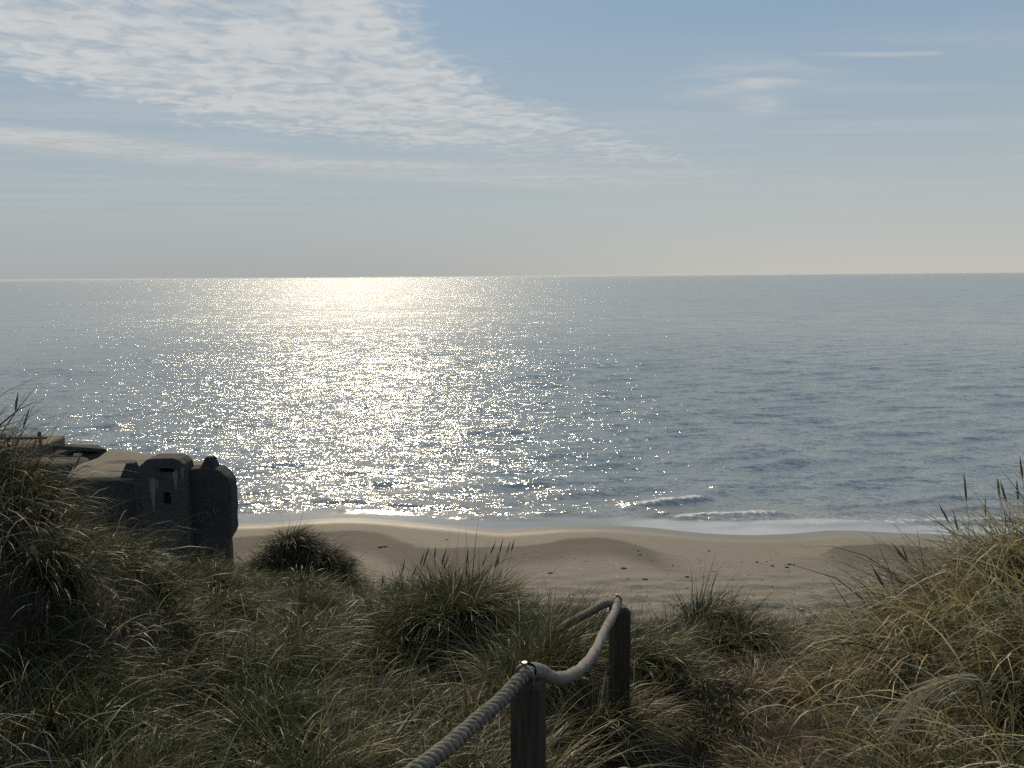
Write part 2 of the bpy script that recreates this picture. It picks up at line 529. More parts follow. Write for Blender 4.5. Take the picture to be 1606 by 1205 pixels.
sl = n.v('SCALE', sl, scale=n.m('MULTIPLY', n.m('SUBTRACT', 1.0, n.m('MULTIPLY', calm, 0.93)), n.m('MULTIPLY_ADD', patch, 1.8, 0.08)))
lean = n.comb(0.0, n.m('MULTIPLY', far, 0.10), 0.0)
nrm = n.v('NORMALIZE', n.v('ADD', n.v('ADD', geo.outputs['Normal'], sl), lean))
shallow = n.step(n.attr('offshore').outputs['Fac'], 9.0, 1.0)
wcol = n.mix(shallow, (0.235, 0.268, 0.282), (0.265, 0.272, 0.268))
water = principled(n, wcol, n.m('MULTIPLY_ADD', far, 0.10, 0.12), 0.5, nrm, IOR=1.333)
fo_n = n.noise(n.mapped(pos, scale=(3.0, 5.0, 1)), 1.0, 5, 0.7)
film = n.m('MULTIPLY', n.attr('film').outputs['Fac'], n.m('MULTIPLY_ADD', n.noise(n.mapped(pos, scale=(0.5, 1.6, 1)), 1.0, 4, 0.6), 0.5, 0.55))
fmask = n.m('MULTIPLY', n.step(n.m('ADD', foam, n.m('MULTIPLY', n.m('SUBTRACT', fo_n, 0.5), 1.3)), 0.42, 0.75), n.step(foam, 0.02, 0.15))
foam_b = principled(n, (0.72, 0.72, 0.70), 0.5, 0.4)
mx = n.n('ShaderNodeMixShader')
n.put(mx.inputs[0], n.m('MAXIMUM', fmask, film))
m_sea.node_tree.links.new(water.outputs[0], mx.inputs[1])
m_sea.node_tree.links.new(foam_b.outputs[0], mx.inputs[2])
m_sea.node_tree.links.new(mx.outputs[0], out.inputs[0])

# beach sand
m_sand, n, out = new_mat("beach_sand")
pos = n.n('ShaderNodeNewGeometry').outputs['Position']
berm_dark = n.attr('berm_dark').outputs['Fac']
wet = n.attr('wet').outputs['Fac']
g1 = n.noise(pos, 0.5, 4, 0.6)
g2 = n.noise(pos, 60.0, 2, 0.7)
g3 = n.noise(n.mapped(pos, scale=(1.2, 6.0, 1)), 1.0, 4, 0.65)
col = n.mix(g1, (0.205, 0.178, 0.140), (0.248, 0.216, 0.172))
col = n.mix(n.m('MULTIPLY', n.step(g3, 0.5, 0.75), 0.25), col, (0.42, 0.36, 0.27))
col = n.mix(n.m('MULTIPLY', berm_dark, 0.85), col, n.mix(g1, (0.080, 0.066, 0.048), (0.096, 0.079, 0.057)))
col = n.mix(n.m('MULTIPLY', wet, 0.5), col, (0.17, 0.142, 0.105))
col = n.mix(0.2, col, n.mix(g2, (0.10, 0.083, 0.058), (0.36, 0.31, 0.23)))
rough = n.m('SUBTRACT', 0.85, n.m('MULTIPLY', wet, 0.55))
hgt = n.m('ADD', n.m('MULTIPLY', g2, 0.25), n.m('MULTIPLY', n.noise(n.mapped(pos, scale=(3.0, 9.0, 1)), 1.0, 4, 0.6), 0.75))
b = principled(n, col, rough, n.m('MULTIPLY_ADD', wet, 0.12, 0.25), bump(n, n.m('MULTIPLY', hgt, n.m('SUBTRACT', 1.0, n.m('MULTIPLY', wet, 0.92))), 0.6, 0.09))
m_sand.node_tree.links.new(b.outputs[0], out.inputs[0])

# dune ground: sand under litter
m_dune, n, out = new_mat("dune_litter")
pos = n.n('ShaderNodeNewGeometry').outputs['Position']
bare = n.attr('bare').outputs['Fac']
g1 = n.noise(pos, 3.0, 5, 0.65)
g2 = n.noise(pos, 45.0, 3, 0.7)
lit = n.mix(g2, (0.015, 0.013, 0.009), (0.050, 0.041, 0.028))
lit = n.mix(n.m('MULTIPLY', n.step(g1, 0.45, 0.7), 0.5), lit, (0.068, 0.055, 0.037))
sandc = n.mix(g2, (0.026, 0.023, 0.019), (0.062, 0.054, 0.043))
col = n.mix(n.step(n.m('ADD', bare, n.m('MULTIPLY', n.m('SUBTRACT', g1, 0.5), 0.8)), 0.35, 0.7), lit, sandc)
b = principled(n, col, 0.9, 0.2, bump(n, n.m('ADD', n.m('MULTIPLY', g2, 0.5), g1), 0.6, 0.03))
m_dune.node_tree.links.new(b.outputs[0], out.inputs[0])

# grass blades
m_grass, n, out = new_mat("marram_blade")
c = n.attr('tint').outputs['Color']
b = principled(n, c, 0.48, 0.26)
tr = n.n('ShaderNodeBsdfTranslucent')
n.put(tr.inputs[0], n.mix(1.0, c, (1.15, 1.12, 0.92), 'MULTIPLY'))
mx = n.n('ShaderNodeMixShader')
mx.inputs[0].default_value = 0.24
for k, s in enumerate((b, tr)):
    m_grass.node_tree.links.new(s.outputs[0], mx.inputs[1 + k])
m_grass.node_tree.links.new(mx.outputs[0], out.inputs[0])


def plain(name, c1, c2, scale=20.0, rough=0.8, bumpd=0.003, stretch=(1, 1, 1), spec=0.3, detail=5):
    m, n, out = new_mat(name)
    p = n.mapped(n.n('ShaderNodeTexCoord').outputs['Object'], scale=stretch)
    g = n.noise(p, scale, detail, 0.65)
    b = principled(n, n.mix(n.step(g, 0.3, 0.7), c1, c2), rough, spec, bump(n, g, 0.7, bumpd))
    m.node_tree.links.new(b.outputs[0], out.inputs[0])
    return m


m_wood = plain("weathered_wood", (0.026, 0.020, 0.014), (0.068, 0.052, 0.036), 9.0, 0.75, 0.004, (9, 9, 0.7))
m_rope = plain("rope_fibre", (0.085, 0.072, 0.056), (0.23, 0.20, 0.16), 60.0, 0.85, 0.002)
m_sheath = plain("rope_sheath", (0.13, 0.112, 0.09), (0.27, 0.24, 0.20), 35.0, 0.8, 0.003)
m_steel = plain("galvanised_steel", (0.22, 0.22, 0.21), (0.38, 0.38, 0.36), 80.0, 0.42, 0.0005)
m_steel.node_tree.nodes['Principled BSDF'].inputs['Metallic'].default_value = 1.0
m_timber = plain("dark_timber", (0.03, 0.025, 0.02), (0.07, 0.058, 0.045), 8.0, 0.8, 0.01)
m_weed = plain("dry_seaweed", (0.022, 0.018, 0.013), (0.075, 0.06, 0.042), 30.0, 0.8, 0.01)
m_shell = plain("pale_shell", (0.35, 0.31, 0.25), (0.5, 0.45, 0.37), 20.0, 0.6, 0.005)
m_seed = plain("seed_head", (0.07, 0.052, 0.03), (0.17, 0.13, 0.075), 120.0, 0.8, 0.003)
m_dead = plain("dead_straw", (0.24, 0.19, 0.10), (0.48, 0.40, 0.24), 40.0, 0.7, 0.003)
m_twig = plain("pale_stick", (0.22, 0.18, 0.13), (0.42, 0.36, 0.28), 40.0, 0.75, 0.002)
m_graf = plain("faded_paint", (0.055, 0.054, 0.053), (0.095, 0.093, 0.09), 6.0, 0.8, 0.002)
m_void = plain("dark_interior", (0.006, 0.006, 0.006), (0.012, 0.012, 0.012), 6.0, 0.95, 0.002)

# concrete
def concrete(name, c1, c2, c3, runs=()):
    m, n, out = new_mat(name)
    pos = n.n('ShaderNodeNewGeometry').outputs['Position']
    g = n.noise(pos, 1.1, 6, 0.65)
    g2 = n.noise(pos, 14.0, 5, 0.7)
    st = n.noise(n.mapped(pos, scale=(3.2, 3.2, 0.35)), 1.0, 4, 0.6)
    col = n.mix(n.step(g, 0.3, 0.7), c1, c2)
    col = n.mix(n.m('MULTIPLY', n.step(st, 0.60, 0.74), 0.75), col, c3)
    if runs:
        X, _, Z = n.xyz(pos)
        for (rx, rw, z0, z1) in runs:                 # lime running down the face
            w_ = n.m('MULTIPLY', n.step(Z, z0, z1), rw)
            d_ = n.m('ABSOLUTE', n.m('ADD', n.m('SUBTRACT', X, rx), n.m('MULTIPLY', n.m('SUBTRACT', st, 0.5), 0.25)))
            k_ = n.m('MULTIPLY', n.step(d_, w_, n.m('MULTIPLY', w_, 0.5)), n.m('MULTIPLY', n.step(Z, z0, z0 + 0.15), n.step(Z, z1 + 0.08, z1)))
            col = n.mix(n.m('MULTIPLY', k_, 0.8), col, c3)
    col = n.mix(n.m('MULTIPLY', g2, 0.5), col, (0.03, 0.03, 0.03))
    bd = n.noise(n.mapped(pos, scale=(0.3, 0.3, 5.0)), 1.0, 2, 0.5)
    b = principled(n, col, 0.9, 0.25, bump(n, n.m('ADD', n.m('ADD', n.m('MULTIPLY', g2, 0.6), bd), g), 0.45, 0.05))
    m.node_tree.links.new(b.outputs[0], out.inputs[0])
    return m


m_conc = concrete("weathered_concrete", (0.030, 0.031, 0.031), (0.052, 0.051, 0.049), (0.08, 0.078, 0.073))
m_tower = concrete("streaked_concrete", (0.048, 0.047, 0.046), (0.075, 0.073, 0.07), (0.24, 0.23, 0.21), ((-13.45, 0.15, 3.1, 4.6), (-12.56, 0.13, 4.0, 4.9), (-12.3, 0.08, 4.3, 5.0), (-13.25, 0.06, 4.1, 4.5)))
# sandy flat roof with a few puddles
m_roof, n, out = new_mat("sandy_roof")
pos = n.n('ShaderNodeNewGeometry').outputs['Position']
g = n.noise(pos, 1.5, 5, 0.6)
g2 = n.noise(pos, 30.0, 3, 0.7)
ck = n.noise(n.mapped(pos, scale=(1.0, 1.8, 1)), 1.4, 2, 0.4, 1.5)
col = n.mix(g, (0.145, 0.118, 0.085), (0.225, 0.185, 0.135))
col = n.mix(n.m('MULTIPLY', g2, 0.3), col, (0.10, 0.085, 0.06))
crk = n.step(n.m('ABSOLUTE', n.m('SUBTRACT', ck, 0.5)), 0.012, 0.0)
col = n.mix(n.m('MULTIPLY', crk, 0.7), col, (0.06, 0.05, 0.035))
b = principled(n, col, 0.88, 0.25, bump(n, g2, 0.4, 0.02))
m_roof.node_tree.links.new(b.outputs[0], out.inputs[0])
m_pud, n, out = new_mat("rain_puddle")
b = principled(n, (0.06, 0.055, 0.045), 0.12, 0.5, None, IOR=1.333)
m_pud.node_tree.links.new(b.outputs[0], out.inputs[0])

# ------------------------------------------------------------------ sea
def build_sea():
    a_in = np.radians(np.arange(-37, 37.01, 0.125))
    a_l = np.radians(np.linspace(-80, -37.5, 60)); a_r = np.radians(np.linspace(37.5, 80, 60))
    A = np.concatenate([a_l, a_in, a_r])
    r1 = 31.0 * 1.0050 ** np.arange(0, 420)
    r2 = r1[-1] * 1.05 ** np.arange(1, 106)
    r2 = r2[r2 < 26000]
    Rr = np.concatenate([r1, r2])
    aa, rr = np.meshgrid(A, Rr)
    x = rr * np.sin(aa); y = rr * np.cos(aa)
    off = y - shore(np.clip(x, -79, 79))                    # metres out from the waterline
    amp = 0.10 * sstep(0.3, 2.5, off) + 0.90 * sstep(2.0, 9.0, off)
    z = np.zeros_like(x); foam = np.zeros_like(x)
    step_r = np.gradient(Rr)[:, None]
    main = R(27)
    r_ = np.random.default_rng(5)
    for k in range(46):
        lam = 0.8 * (6.5 / 0.8) ** ((k + r_.random()) / 46)
        th = main * r_.normal(0.6, 0.2) + r_.normal(0, 0.26)
        kx, ky = math.sin(th) * 2 * math.pi / lam, -math.cos(th) * 2 * math.pi / lam
        slope = 0.015 if lam < 1.8 else (0.026 if lam < 4.0 else 0.012)
        ph = r_.random() * 6.283
        res = np.maximum(step_r, rr * 0.0022)
        f = sstep(1.0, 0.3, res / (lam * 0.45))
        p = kx * x + ky * y + ph
        z += slope * lam / 6.283 * f * np.cos(p)
    z = z + 0.5 * z * np.abs(z) / 0.15                         # peakier crests
    z *= amp * sstep(235.0, 70.0, rr)
    ridges = [((6.2, 39.6), (10.6, 41.3), 0.24, 0.68), ((7.8, 37.75), (13.6, 38.75), 0.14, 0.65), ((-16.0, 42.3), (-13.0, 43.4), 0.22, 0.05),
              ((-10.4, 41.4), (-7.8, 41.25), 0.18, 0.0), ((-7.2, 40.3), (-2.2, 40.0), 0.15, 0.15), ((15.8, 39.2), (24.0, 41.0), 0.16, 0.1), ((17.5, 36.6), (26.0, 37.5), 0.13, 0.6),
              ((-14.5, 40.9), (-11.5, 41.3), 0.12, 0.1), ((1.8, 41.8), (6.0, 42.6), 0.12, 0.1), ((5.5, 37.9), (8.5, 38.7), 0.11, 0.4), ((11, 43.2), (17, 45.0), 0.13, 0), ((-3.0, 44.2), (2.5, 44.6), 0.12, 0.0),
              ((17.8, 43.5), (24, 46), 0.14, 0.0), ((12.5, 36.5), (17.6, 36.95), 0.09, 0.55), ((2.0, 47.5), (8.0, 49.5), 0.12, 0), ((12, 50), (20, 53), 0.14, 0),
              ((-3.5, 38.3), (1.5, 38.0), 0.08, 0.42), ((1.0, 38.6), (5.0, 38.4), 0.09, 0.36), ((-9.5, 39.6), (-5.0, 39.3), 0.08, 0.35), ((9.5, 36.6), (13.0, 36.9), 0.06, 0.5), ((13.5, 38.0), (19, 38.7), 0.10, 0.4), ((20, 38.6), (27, 39.6), 0.11, 0.4)]
    for (p0, p1, h, fo) in ridges:
        p0 = np.array(p0); p1 = np.array(p1)
        L = np.linalg.norm(p1 - p0); t = (p1 - p0) / L; nn = np.array([-t[1], t[0]])
        u = (x - p0[0]) * t[0] + (y - p0[1]) * t[1]
        w = (x - p0[0]) * nn[0] + (y - p0[1]) * nn[1]
        w = w + 0.35 * vnoise(u * 0.5 + h * 50, w * 0 + 3) + 0.12 * vnoise(u * 2.3, w * 0 + 7)
        e = sstep(-0.8, 0.9, u) * sstep(L + 0.8, L - 0.9, u)
        prof = np.where(w < 0, np.exp(-(w / 0.30) ** 2), np.exp(-(w / 0.95) ** 2))
        z = z + h * prof * e
        if fo > 0:
            fp = np.where(w < 0, np.exp(-((w + 0.05) / 0.10) ** 2), np.exp(-(w / 0.65) ** 2))
            foam = np.maximum(foam, fo * fp * e)
    # thin foam fringe along the water's edge and broken foam in the swash
    z = np.where(off < 0.3, np.minimum(z, 0.01), z)
    fr = np.exp(-((off - 0.10) / 0.16) ** 2)
    foam = np.maximum(foam, 0.62 * fr)
    swash_w = 1.6 + 1.3 * vnoise(x * 0.22 + 2, x * 0 + 1.5)
    foam = np.maximum(foam, 0.42 * sstep(0.0, 0.8, off) * sstep(4.8, 2.2, off) * sstep(5, 9, x + 3 * vnoise(x * .3, y * .3)))
    calm = sstep(swash_w + 0.9, swash_w * 0.6, off)
    film = sstep(swash_w + 0.35, swash_w - 0.1, off + 0.25 * vnoise(x * 1.1, y * 1.4)) * sstep(-0.1, 0.15, off) * (0.10 + 0.68 * sstep(4, 8, x)) * (0.75 + 0.5 * vnoise(x * 0.5, y * 0.2))
    v = np.stack([x, y, z], -1).reshape(-1, 3)
    # faces, dropping those well under the beach
    q = grid_faces(len(Rr), len(A))[:, ::-1]
    keep = (off.ravel()[q].max(1) > -1.5)
    me = np_mesh("sea", v, [q[keep]])
    fattr(me, 'foam', foam); fattr(me, 'film', film); fattr(me, 'calm', calm); fattr(me, 'offshore', np.clip(off, -5, 100))
    o = link("sea", me, m_sea)
    tag(o, kind='structure')


build_sea()


# ------------------------------------------------------------------ beach
def build_beach():
    xs = np.concatenate([np.linspace(-75, -32, 60), np.arange(-31.7, 31.8, 0.22), np.linspace(32, 75, 60)])
    ys = np.concatenate([np.arange(17.5, 29, 0.13), np.arange(29, 44, 0.16)])
    x, y = np.meshgrid(xs, ys)
    z = beach_z(x, y)
    s, c = shore(x), crest(x)
    t = c - y
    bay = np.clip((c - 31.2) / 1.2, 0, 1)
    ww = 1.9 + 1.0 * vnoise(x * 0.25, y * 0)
    berm_dark = sstep(-0.05, 0.03, t + 0.08 * vnoise(x * 2.5, y * 3)) * sstep(ww + 1.7, ww, t) * bay  # darker sand colour: sharp edge at the berm crest, fading out inland
    wet = sstep(1.7, 0.2, (s - y) + 0.5 * vnoise(x * 0.3, y * 0))
    me = np_mesh("beach", np.stack([x, y, z], -1).reshape(-1, 3), [grid_faces(len(ys), len(xs))])
    fattr(me, 'berm_dark', berm_dark); fattr(me, 'wet', wet)
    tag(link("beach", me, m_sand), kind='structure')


build_beach()


# ------------------------------------------------------------------ dune ground
def build_dune():
    xs = np.concatenate([np.linspace(-48, -9, 66), np.arange(-8.8, 8.81, 0.07), np.linspace(9, 48, 66)])
    ys = np.concatenate([np.arange(-3, 8, 0.075), np.arange(8, 26, 0.2)])
    x, y = np.meshgrid(xs, ys)
    z = dune_z(x, y)
    bare = 0.6 * sstep(0.42, 0.18, path_dist(x, y)) + 0.5 * sstep(0.2, 0.5, fbm(x * 0.8, y * 0.8, 3)) * sstep(9.5, 12, y) + sstep(15.5, 18.5, y + fbm(x * 0.6, y * 0.6, 3) * 2)
    me = np_mesh("dune", np.stack([x, y, z], -1).reshape(-1, 3), [grid_faces(len(ys), len(xs))])
    fattr(me, 'bare', np.clip(bare, 0, 1))
    tag(link("dune", me, m_dune), kind='structure')


build_dune()


# ------------------------------------------------------------------ bunker
def prism_y(outline, y0, y1, name, jag=0.0):
    """outline in (x,z) pulled from y0 to y1"""
    bm = bmesh.new()
    rr = random.Random(name)
    a = [bm.verts.new((x + rr.uniform(-jag, jag), y0, z + rr.uniform(-jag, jag))) for x, z in outline]
    b = [bm.verts.new((v.co.x, y1, v.co.z)) for v in a]
    bm.faces.new(a); bm.faces.new(b[::-1])
    for i in range(len(a)):
        j = (i + 1) % len(a)
        bm.faces.new((a[j], a[i], b[i], b[j]))
    bmesh.ops.recalc_face_normals(bm, faces=bm.faces)
    return bm


def prism_z(outline, z0, z1):
    bm = bmesh.new()
    a = [bm.verts.new((x, y, z0)) for x, y in outline]
    b = [bm.verts.new((x, y, z1)) for x, y in outline]
    bm.faces.new(a); bm.faces.new(b[::-1])
    for i in range(len(a)):
        j = (i + 1) % len(a)
        bm.faces.new((a[j], a[i], b[i], b[j]))
    bmesh.ops.recalc_face_normals(bm, faces=bm.faces)
    return bm


def bm_obj(name, bm, mat, parent, bev=0.0, seg=2, loc=(0, 0, 0)):
    me = bpy.data.meshes.new(name)
    if loc != (0, 0, 0):
        bmesh.ops.translate(bm, verts=bm.verts, vec=(-loc[0], -loc[1], -loc[2]))
    bm.to_mesh(me); bm.free()
    o = link(name, me, mat, parent)
    if bev:
        md = o.modifiers.new("bevel", 'BEVEL'); md.width = bev; md.segments = seg; md.limit_method = 'ANGLE'; md.angle_limit = R(25)
    return o


def box_bm(x0, x1, y0, y1, z0, z1):
    bm = bmesh.new()
    bmesh.ops.create_cube(bm, size=1.0)
    for v in bm.verts:
        v.co = Vector(((x0 + x1) / 2 + v.co.x * (x1 - x0), (y0 + y1) / 2 + v.co.y * (y1 - y0), (z0 + z1) / 2 + v.co.z * (z1 - z0)))
    return bm


def cut(o, boxes):
    """true openings: boolean difference, baked into the mesh"""
    cs = []
    for bx in boxes:
        c = bm_obj("cutter", box_bm(*bx), None, None)
        md = o.modifiers.new("cut", 'BOOLEAN'); md.object = c; md.operation = 'DIFFERENCE'; md.solver = 'EXACT'
        cs.append(c)
    dg = bpy.context.evaluated_depsgraph_get()
    me = bpy.data.meshes.new_from_object(o.evaluated_get(dg))
    o.modifiers.clear(); old = o.data; o.data = me
    for c in cs:
        bpy.data.objects.remove(c)


def frustum(cx, cy, z0, z1, wx0, wx1, wy0, wy1, shift=0.0):
    bm = bmesh.new()
    lo = [bm.verts.new((cx + sx * wx0 / 2, cy + sy * wy0 / 2, z0)) for sx, sy in ((-1, -1), (1, -1), (1, 1), (-1, 1))]
    hi = [bm.verts.new((cx + shift + sx * wx1 / 2, cy + sy * wy1 / 2, z1)) for sx, sy in ((-1, -1), (1, -1), (1, 1), (-1, 1))]
    bm.faces.new(lo[::-1]); bm.faces.new(hi)
    for i in range(4):
        j = (i + 1) % 4
        bm.faces.new((lo[i], lo[j], hi[j], hi[i]))
    return bm


def scribble(name, parent, plane_y, strokes, rad, loc=None):
    parts = []
    for st in strokes:
        st = np.array(st, float)
        t = np.linspace(0, len(st) - 1, (len(st) - 1) * 6 + 1)
        p = np.stack([np.interp(t, np.arange(len(st)), st[:, 0]), np.full(len(t), plane_y), np.interp(t, np.arange(len(st)), st[:, 1])], 1)
        for _ in range(2):
            p[1:-1] = 0.5 * p[1:-1] + 0.25 * (p[:-2] + p[2:])
        v, q, _f = tube(p, rad, 6)
        v[:, 1] = plane_y + (v[:, 1] - plane_y) * 0.12
        parts.append((v, q))
    v, q = join(parts)
    return link(name, np_mesh(name, v, [q]), m_graf, parent)


def weather(o, voxel, amount, size):
    """worn, chipped faces: fine remesh pushed about by a cloud texture"""
    md = o.modifiers.new("remesh", 'REMESH'); md.mode = 'VOXEL'; md.voxel_size = voxel; md.use_smooth_shade = False
    tx = bpy.data.textures.new("wear", 'CLOUDS'); tx.noise_scale = size; tx.noise_depth = 4
    d_ = o.modifiers.new("wear", 'DISPLACE'); d_.texture = tx; d_.strength = amount; d_.mid_level = 0.5; d_.texture_coords = 'GLOBAL'


def build_bunker():
    b = empty("bunker", (0, 0, 0), "squat dark concrete bunker with central tower standing on the beach by the water", "bunker")
    plan = [(-16.9, 29.05), (-12.0, 29.05), (-11.0, 29.5), (-11.1, 30.1), (-12.3, 31.4), (-14.0, 32.3), (-15.6, 33.0), (-16.6, 33.7), (-17.8, 33.95), (-17.5, 32.5), (-17.7, 31.0)]
    weather(bm_obj("wall", prism_z(plan, -0.3, 4.50), m_conc, b, 0.10, 2), 0.06, 0.07, 0.5)
    rp = [(-15.2 + (x + 15.2) * 0.992, 31.2 + (y - 31.2) * 0.99) for x, y in plan]
    pc = np.array([-14.9, 31.0])
    ob = np.array(rp)
    dense = np.concatenate([np.linspace(a, c, 6, endpoint=False) for a, c in zip(ob, np.roll(ob, -1, 0))])
    ks = [1.0, 1.0, 0.97, 0.9, 0.78, 0.6, 0.4, 0.2, 0.04]
    zs = [4.46, 4.53, 4.565, 4.60, 4.635, 4.665, 4.685, 4.695, 4.70]
    vv = np.concatenate([np.column_stack([pc + (dense - pc) * k, np.full(len(dense), z)]) for k, z in zip(ks, zs)])
    vv[len(dense) * 2:, 2] += 0.03 * fbm(vv[len(dense) * 2:, 0] * 1.3, vv[len(dense) * 2:, 1] * 1.3, 3)
    m_ = len(dense); ii = np.arange(m_); jj = (ii + 1) % m_
    qs = np.concatenate([np.stack([r * m_ + ii, r * m_ + jj, (r + 1) * m_ + jj, (r + 1) * m_ + ii], 1) for r in range(len(ks) - 1)])
    link("roof", np_mesh("roof", vv, [qs, (np.arange(m_) + (len(ks) - 1) * m_)[None, :]]), m_roof, b)
    for (cx, cy, rx, ry, k) in ((-15.6, 31.3, 0.85, 0.10, 1), (-15.9, 31.0, 0.38, 0.06, 2), (-15.1, 29.75, 0.5, 0.05, 3), (-16.9, 30.6, 0.25, 0.06, 4)):
        a = np.linspace(0, 2 * math.pi, 28, endpoint=False)
        r_ = 1 + 0.3 * np.sin(a * 2 + k) + 0.15 * np.sin(a * 5 + 2 * k)
        v = np.stack([cx + rx * r_ * np.cos(a), cy + ry * r_ * np.sin(a), np.full(28, 4.712 if cy > 30.9 else 4.665)], 1)
        link("puddle", np_mesh("puddle", v, [np.arange(28)[None, :]], False), m_pud, b)
    # right end block with rounded shoulder
    ol = [(-12.30, -0.3), (-12.30, 4.86), (-11.9, 4.91), (-11.45, 4.90), (-11.15, 4.86), (-10.98, 4.74), (-10.80, 4.58), (-10.70, 4.38), (-10.67, 4.0), (-10.68, 3.2), (-10.70, 2.42), (-10.80, 2.2), (-10.96, 1.98), (-11.12, 1.7), (-11.25, 1.2), (-11.35, -0.3)]
    weather(bm_obj("end_block", prism_y(ol, 29.0, 29.75, "endblock", 0.018), m_conc, b, 0.05, 2), 0.045, 0.07, 0.45)
    # tower, chamfered on its left shoulder
    ol = [(-13.88, -0.3), (-13.88, 5.0), (-13.82, 5.14), (-13.58, 5.36), (-13.4, 5.39), (-12.62, 5.39), (-12.42, 5.33), (-12.22, 5.14), (-12.19, 4.9), (-12.19, -0.3)]
    t = bm_obj("tower", prism_y(ol, 28.62, 29.5, "tower", 0.012), m_tower, b)
    # left side face of the tower turned away at an angle
    cut(t, [(-13.14, -12.60, 28.3, 29.2, 4.84, 5.02), (-13.07, -12.80, 28.3, 29.2, 3.60, 4.08)])
    weather(t, 0.035, 0.045, 0.35)
    bm_obj("observation_slit", box_bm(-13.2, -12.55, 29.10, 29.19, 4.80, 5.06), m_void, t)
    bm_obj("window", box_bm(-13.1, -12.77, 29.10, 29.19, 3.56, 4.12), m_void, t)
    bm_obj("slit_lintel", box_bm(-13.2, -12.54, 28.56, 28.64, 5.023, 5.09), m_tower, t, 0.015)
    ol = [(-14.22, -0.3), (-14.30, 4.62), (-14.02, 5.05), (-13.87, 5.16), (-13.87, -0.3)]
    weather(bm_obj("shoulder", prism_y(ol, 28.95, 29.5, "shoulder", 0.012), m_tower, b), 0.04, 0.05, 0.4)
    # two stubby blocks on the roof edge
    bm_obj("roof_stub", frustum(-14.55, 29.35, 4.55, 5.08, 0.62, 0.27, 0.6, 0.3, 0.03), m_conc, b, 0.02)
    bm_obj("roof_stub", frustum(-11.55, 29.35, 4.82, 5.29, 0.60, 0.28, 0.6, 0.3, 0.06), m_conc, b, 0.02)
    # faded paint scribbles
    ring = [(-13.2 + 0.12 * math.cos(a), 2.93 + 0.075 * math.sin(a)) for a in np.linspace(0, 6.3, 9)]
    scribble("graffiti", b, 28.598, [ring, [(-13.03, 3.0), (-12.97, 2.9), (-12.9, 3.02), (-12.84, 2.9)], [(-13.4, 2.66), (-13.2, 2.74), (-12.95, 2.72), (-13.1, 2.6), (-13.38, 2.6), (-13.4, 2.66)],
              [(-12.8, 2.95), (-12.7, 3.1), (-12.55, 3.12), (-12.52, 2.9), (-12.58, 2.6), (-12.75, 2.55)], [(-12.35, 2.95), (-12.42, 2.7), (-12.32, 2.5), (-12.44, 2.4)]], 0.035)
    scribble("graffiti", b, 28.968, [[(-11.9, 3.3), (-11.95, 2.95), (-11.8, 2.8), (-11.7, 3.0), (-11.82, 3.1)], [(-11.6, 3.25), (-11.62, 2.9), (-11.5, 3.15), (-11.45, 2.88)],
              [(-11.35, 3.4), (-11.3, 3.1), (-11.2, 3.35), (-11.12, 3.15)]], 0.03)


build_bunker()

# a second, broken bunker farther back on the left
def build_ruin():
    b = empty("ruined_bunker", (0, 0, 0), "broken concrete bunker with tilted dark roof slab behind the sandy bunker roof", "bunker")
    bm_obj("wall", prism_z([(-21.6, 32.3), (-19.9, 31.7), (-18.2, 31.9), (-17.95, 32.6), (-18.3, 33.4), (-21.6, 33.45)], -0.6, 4.42), m_conc, b, 0.2)
    plan = [(-26.0, 33.6), (-20.0, 33.5), (-18.75, 33.95), (-18.6, 35.4), (-19.5, 36.4), (-26.0, 37.0)]
    bm_obj("wall", prism_z(plan, -0.6, 4.30), m_conc, b, 0.08)
    bm_obj("roof", prism_z([(-26.0, 33.62), (-21.2, 33.6), (-20.6, 34.4), (-20.9, 36.2), (-26.0, 36.9)], 4.303, 4.78), m_roof, b, 0.10)
    sl = box_bm(-0.95, 0.9, -0.6, 0.6, -0.08, 0.08)
    bmesh.ops.rotate(sl, verts=sl.verts, matrix=Matrix.Rotation(R(-15), 3, 'X') @ Matrix.Rotation(R(4), 3, 'Y') @ Matrix.Rotation(R(-14), 3, 'Z'))
    bmesh.ops.translate(sl, verts=sl.verts, vec=(-19.35, 34.6, 4.47))
    bm_obj("roof_slab", sl, m_conc, b, 0.03)
    ch = box_bm(-19.3, -18.95, 33.88, 34.02, 4.18, 4.42)
    bm_obj("pale_block", ch, m_shell, b, 0.03)
    r = empty("timber_rail", (0, 0, 0), "dark timber rail on a post at the far left behind the grass", "railing")
    bm_obj("rail", box_bm(-22.4, -20.33, 33.72, 33.86, 5.10, 5.20), m_timber, r, 0.015)
    bm_obj("post", box_bm(-20.60, -20.50, 33.62, 33.71, 4.70, 5.44), m_timber, r, 0.01)
    bm_obj("post", box_bm(-22.0, -21.90, 33.62, 33.71, 4.70, 5.20), m_timber, r, 0.01)


build_ruin()


# ------------------------------------------------------------------ rope fence
def catmull(P, n):
    P = np.asarray(P, float)
    Q = np.vstack([2 * P[0] - P[1], P, 2 * P[-1] - P[-2]])
    out_ = []
    for i in range(1, len(Q) - 2):
        t = np.linspace(0, 1, n, endpoint=False)[:, None]
        a, b, c, d = Q[i - 1], Q[i], Q[i + 1], Q[i + 2]
        out_.append(0.5 * (2 * b + (c - a) * t + (2 * a - 5 * b + 4 * c - d) * t ** 2 + (3 * b - 3 * c + d - a) * t ** 3))
    out_.append(P[-1:])
    return np.vstack(out_)


def resample(p, step):
    s = np.concatenate([[0], np.cumsum(np.linalg.norm(np.diff(p, axis=0), axis=1))])
    t = np.linspace(0, s[-1], max(3, int(s[-1] / step)))
    return np.stack([np.interp(t, s, p[:, k]) for k in range(3)], 1), t


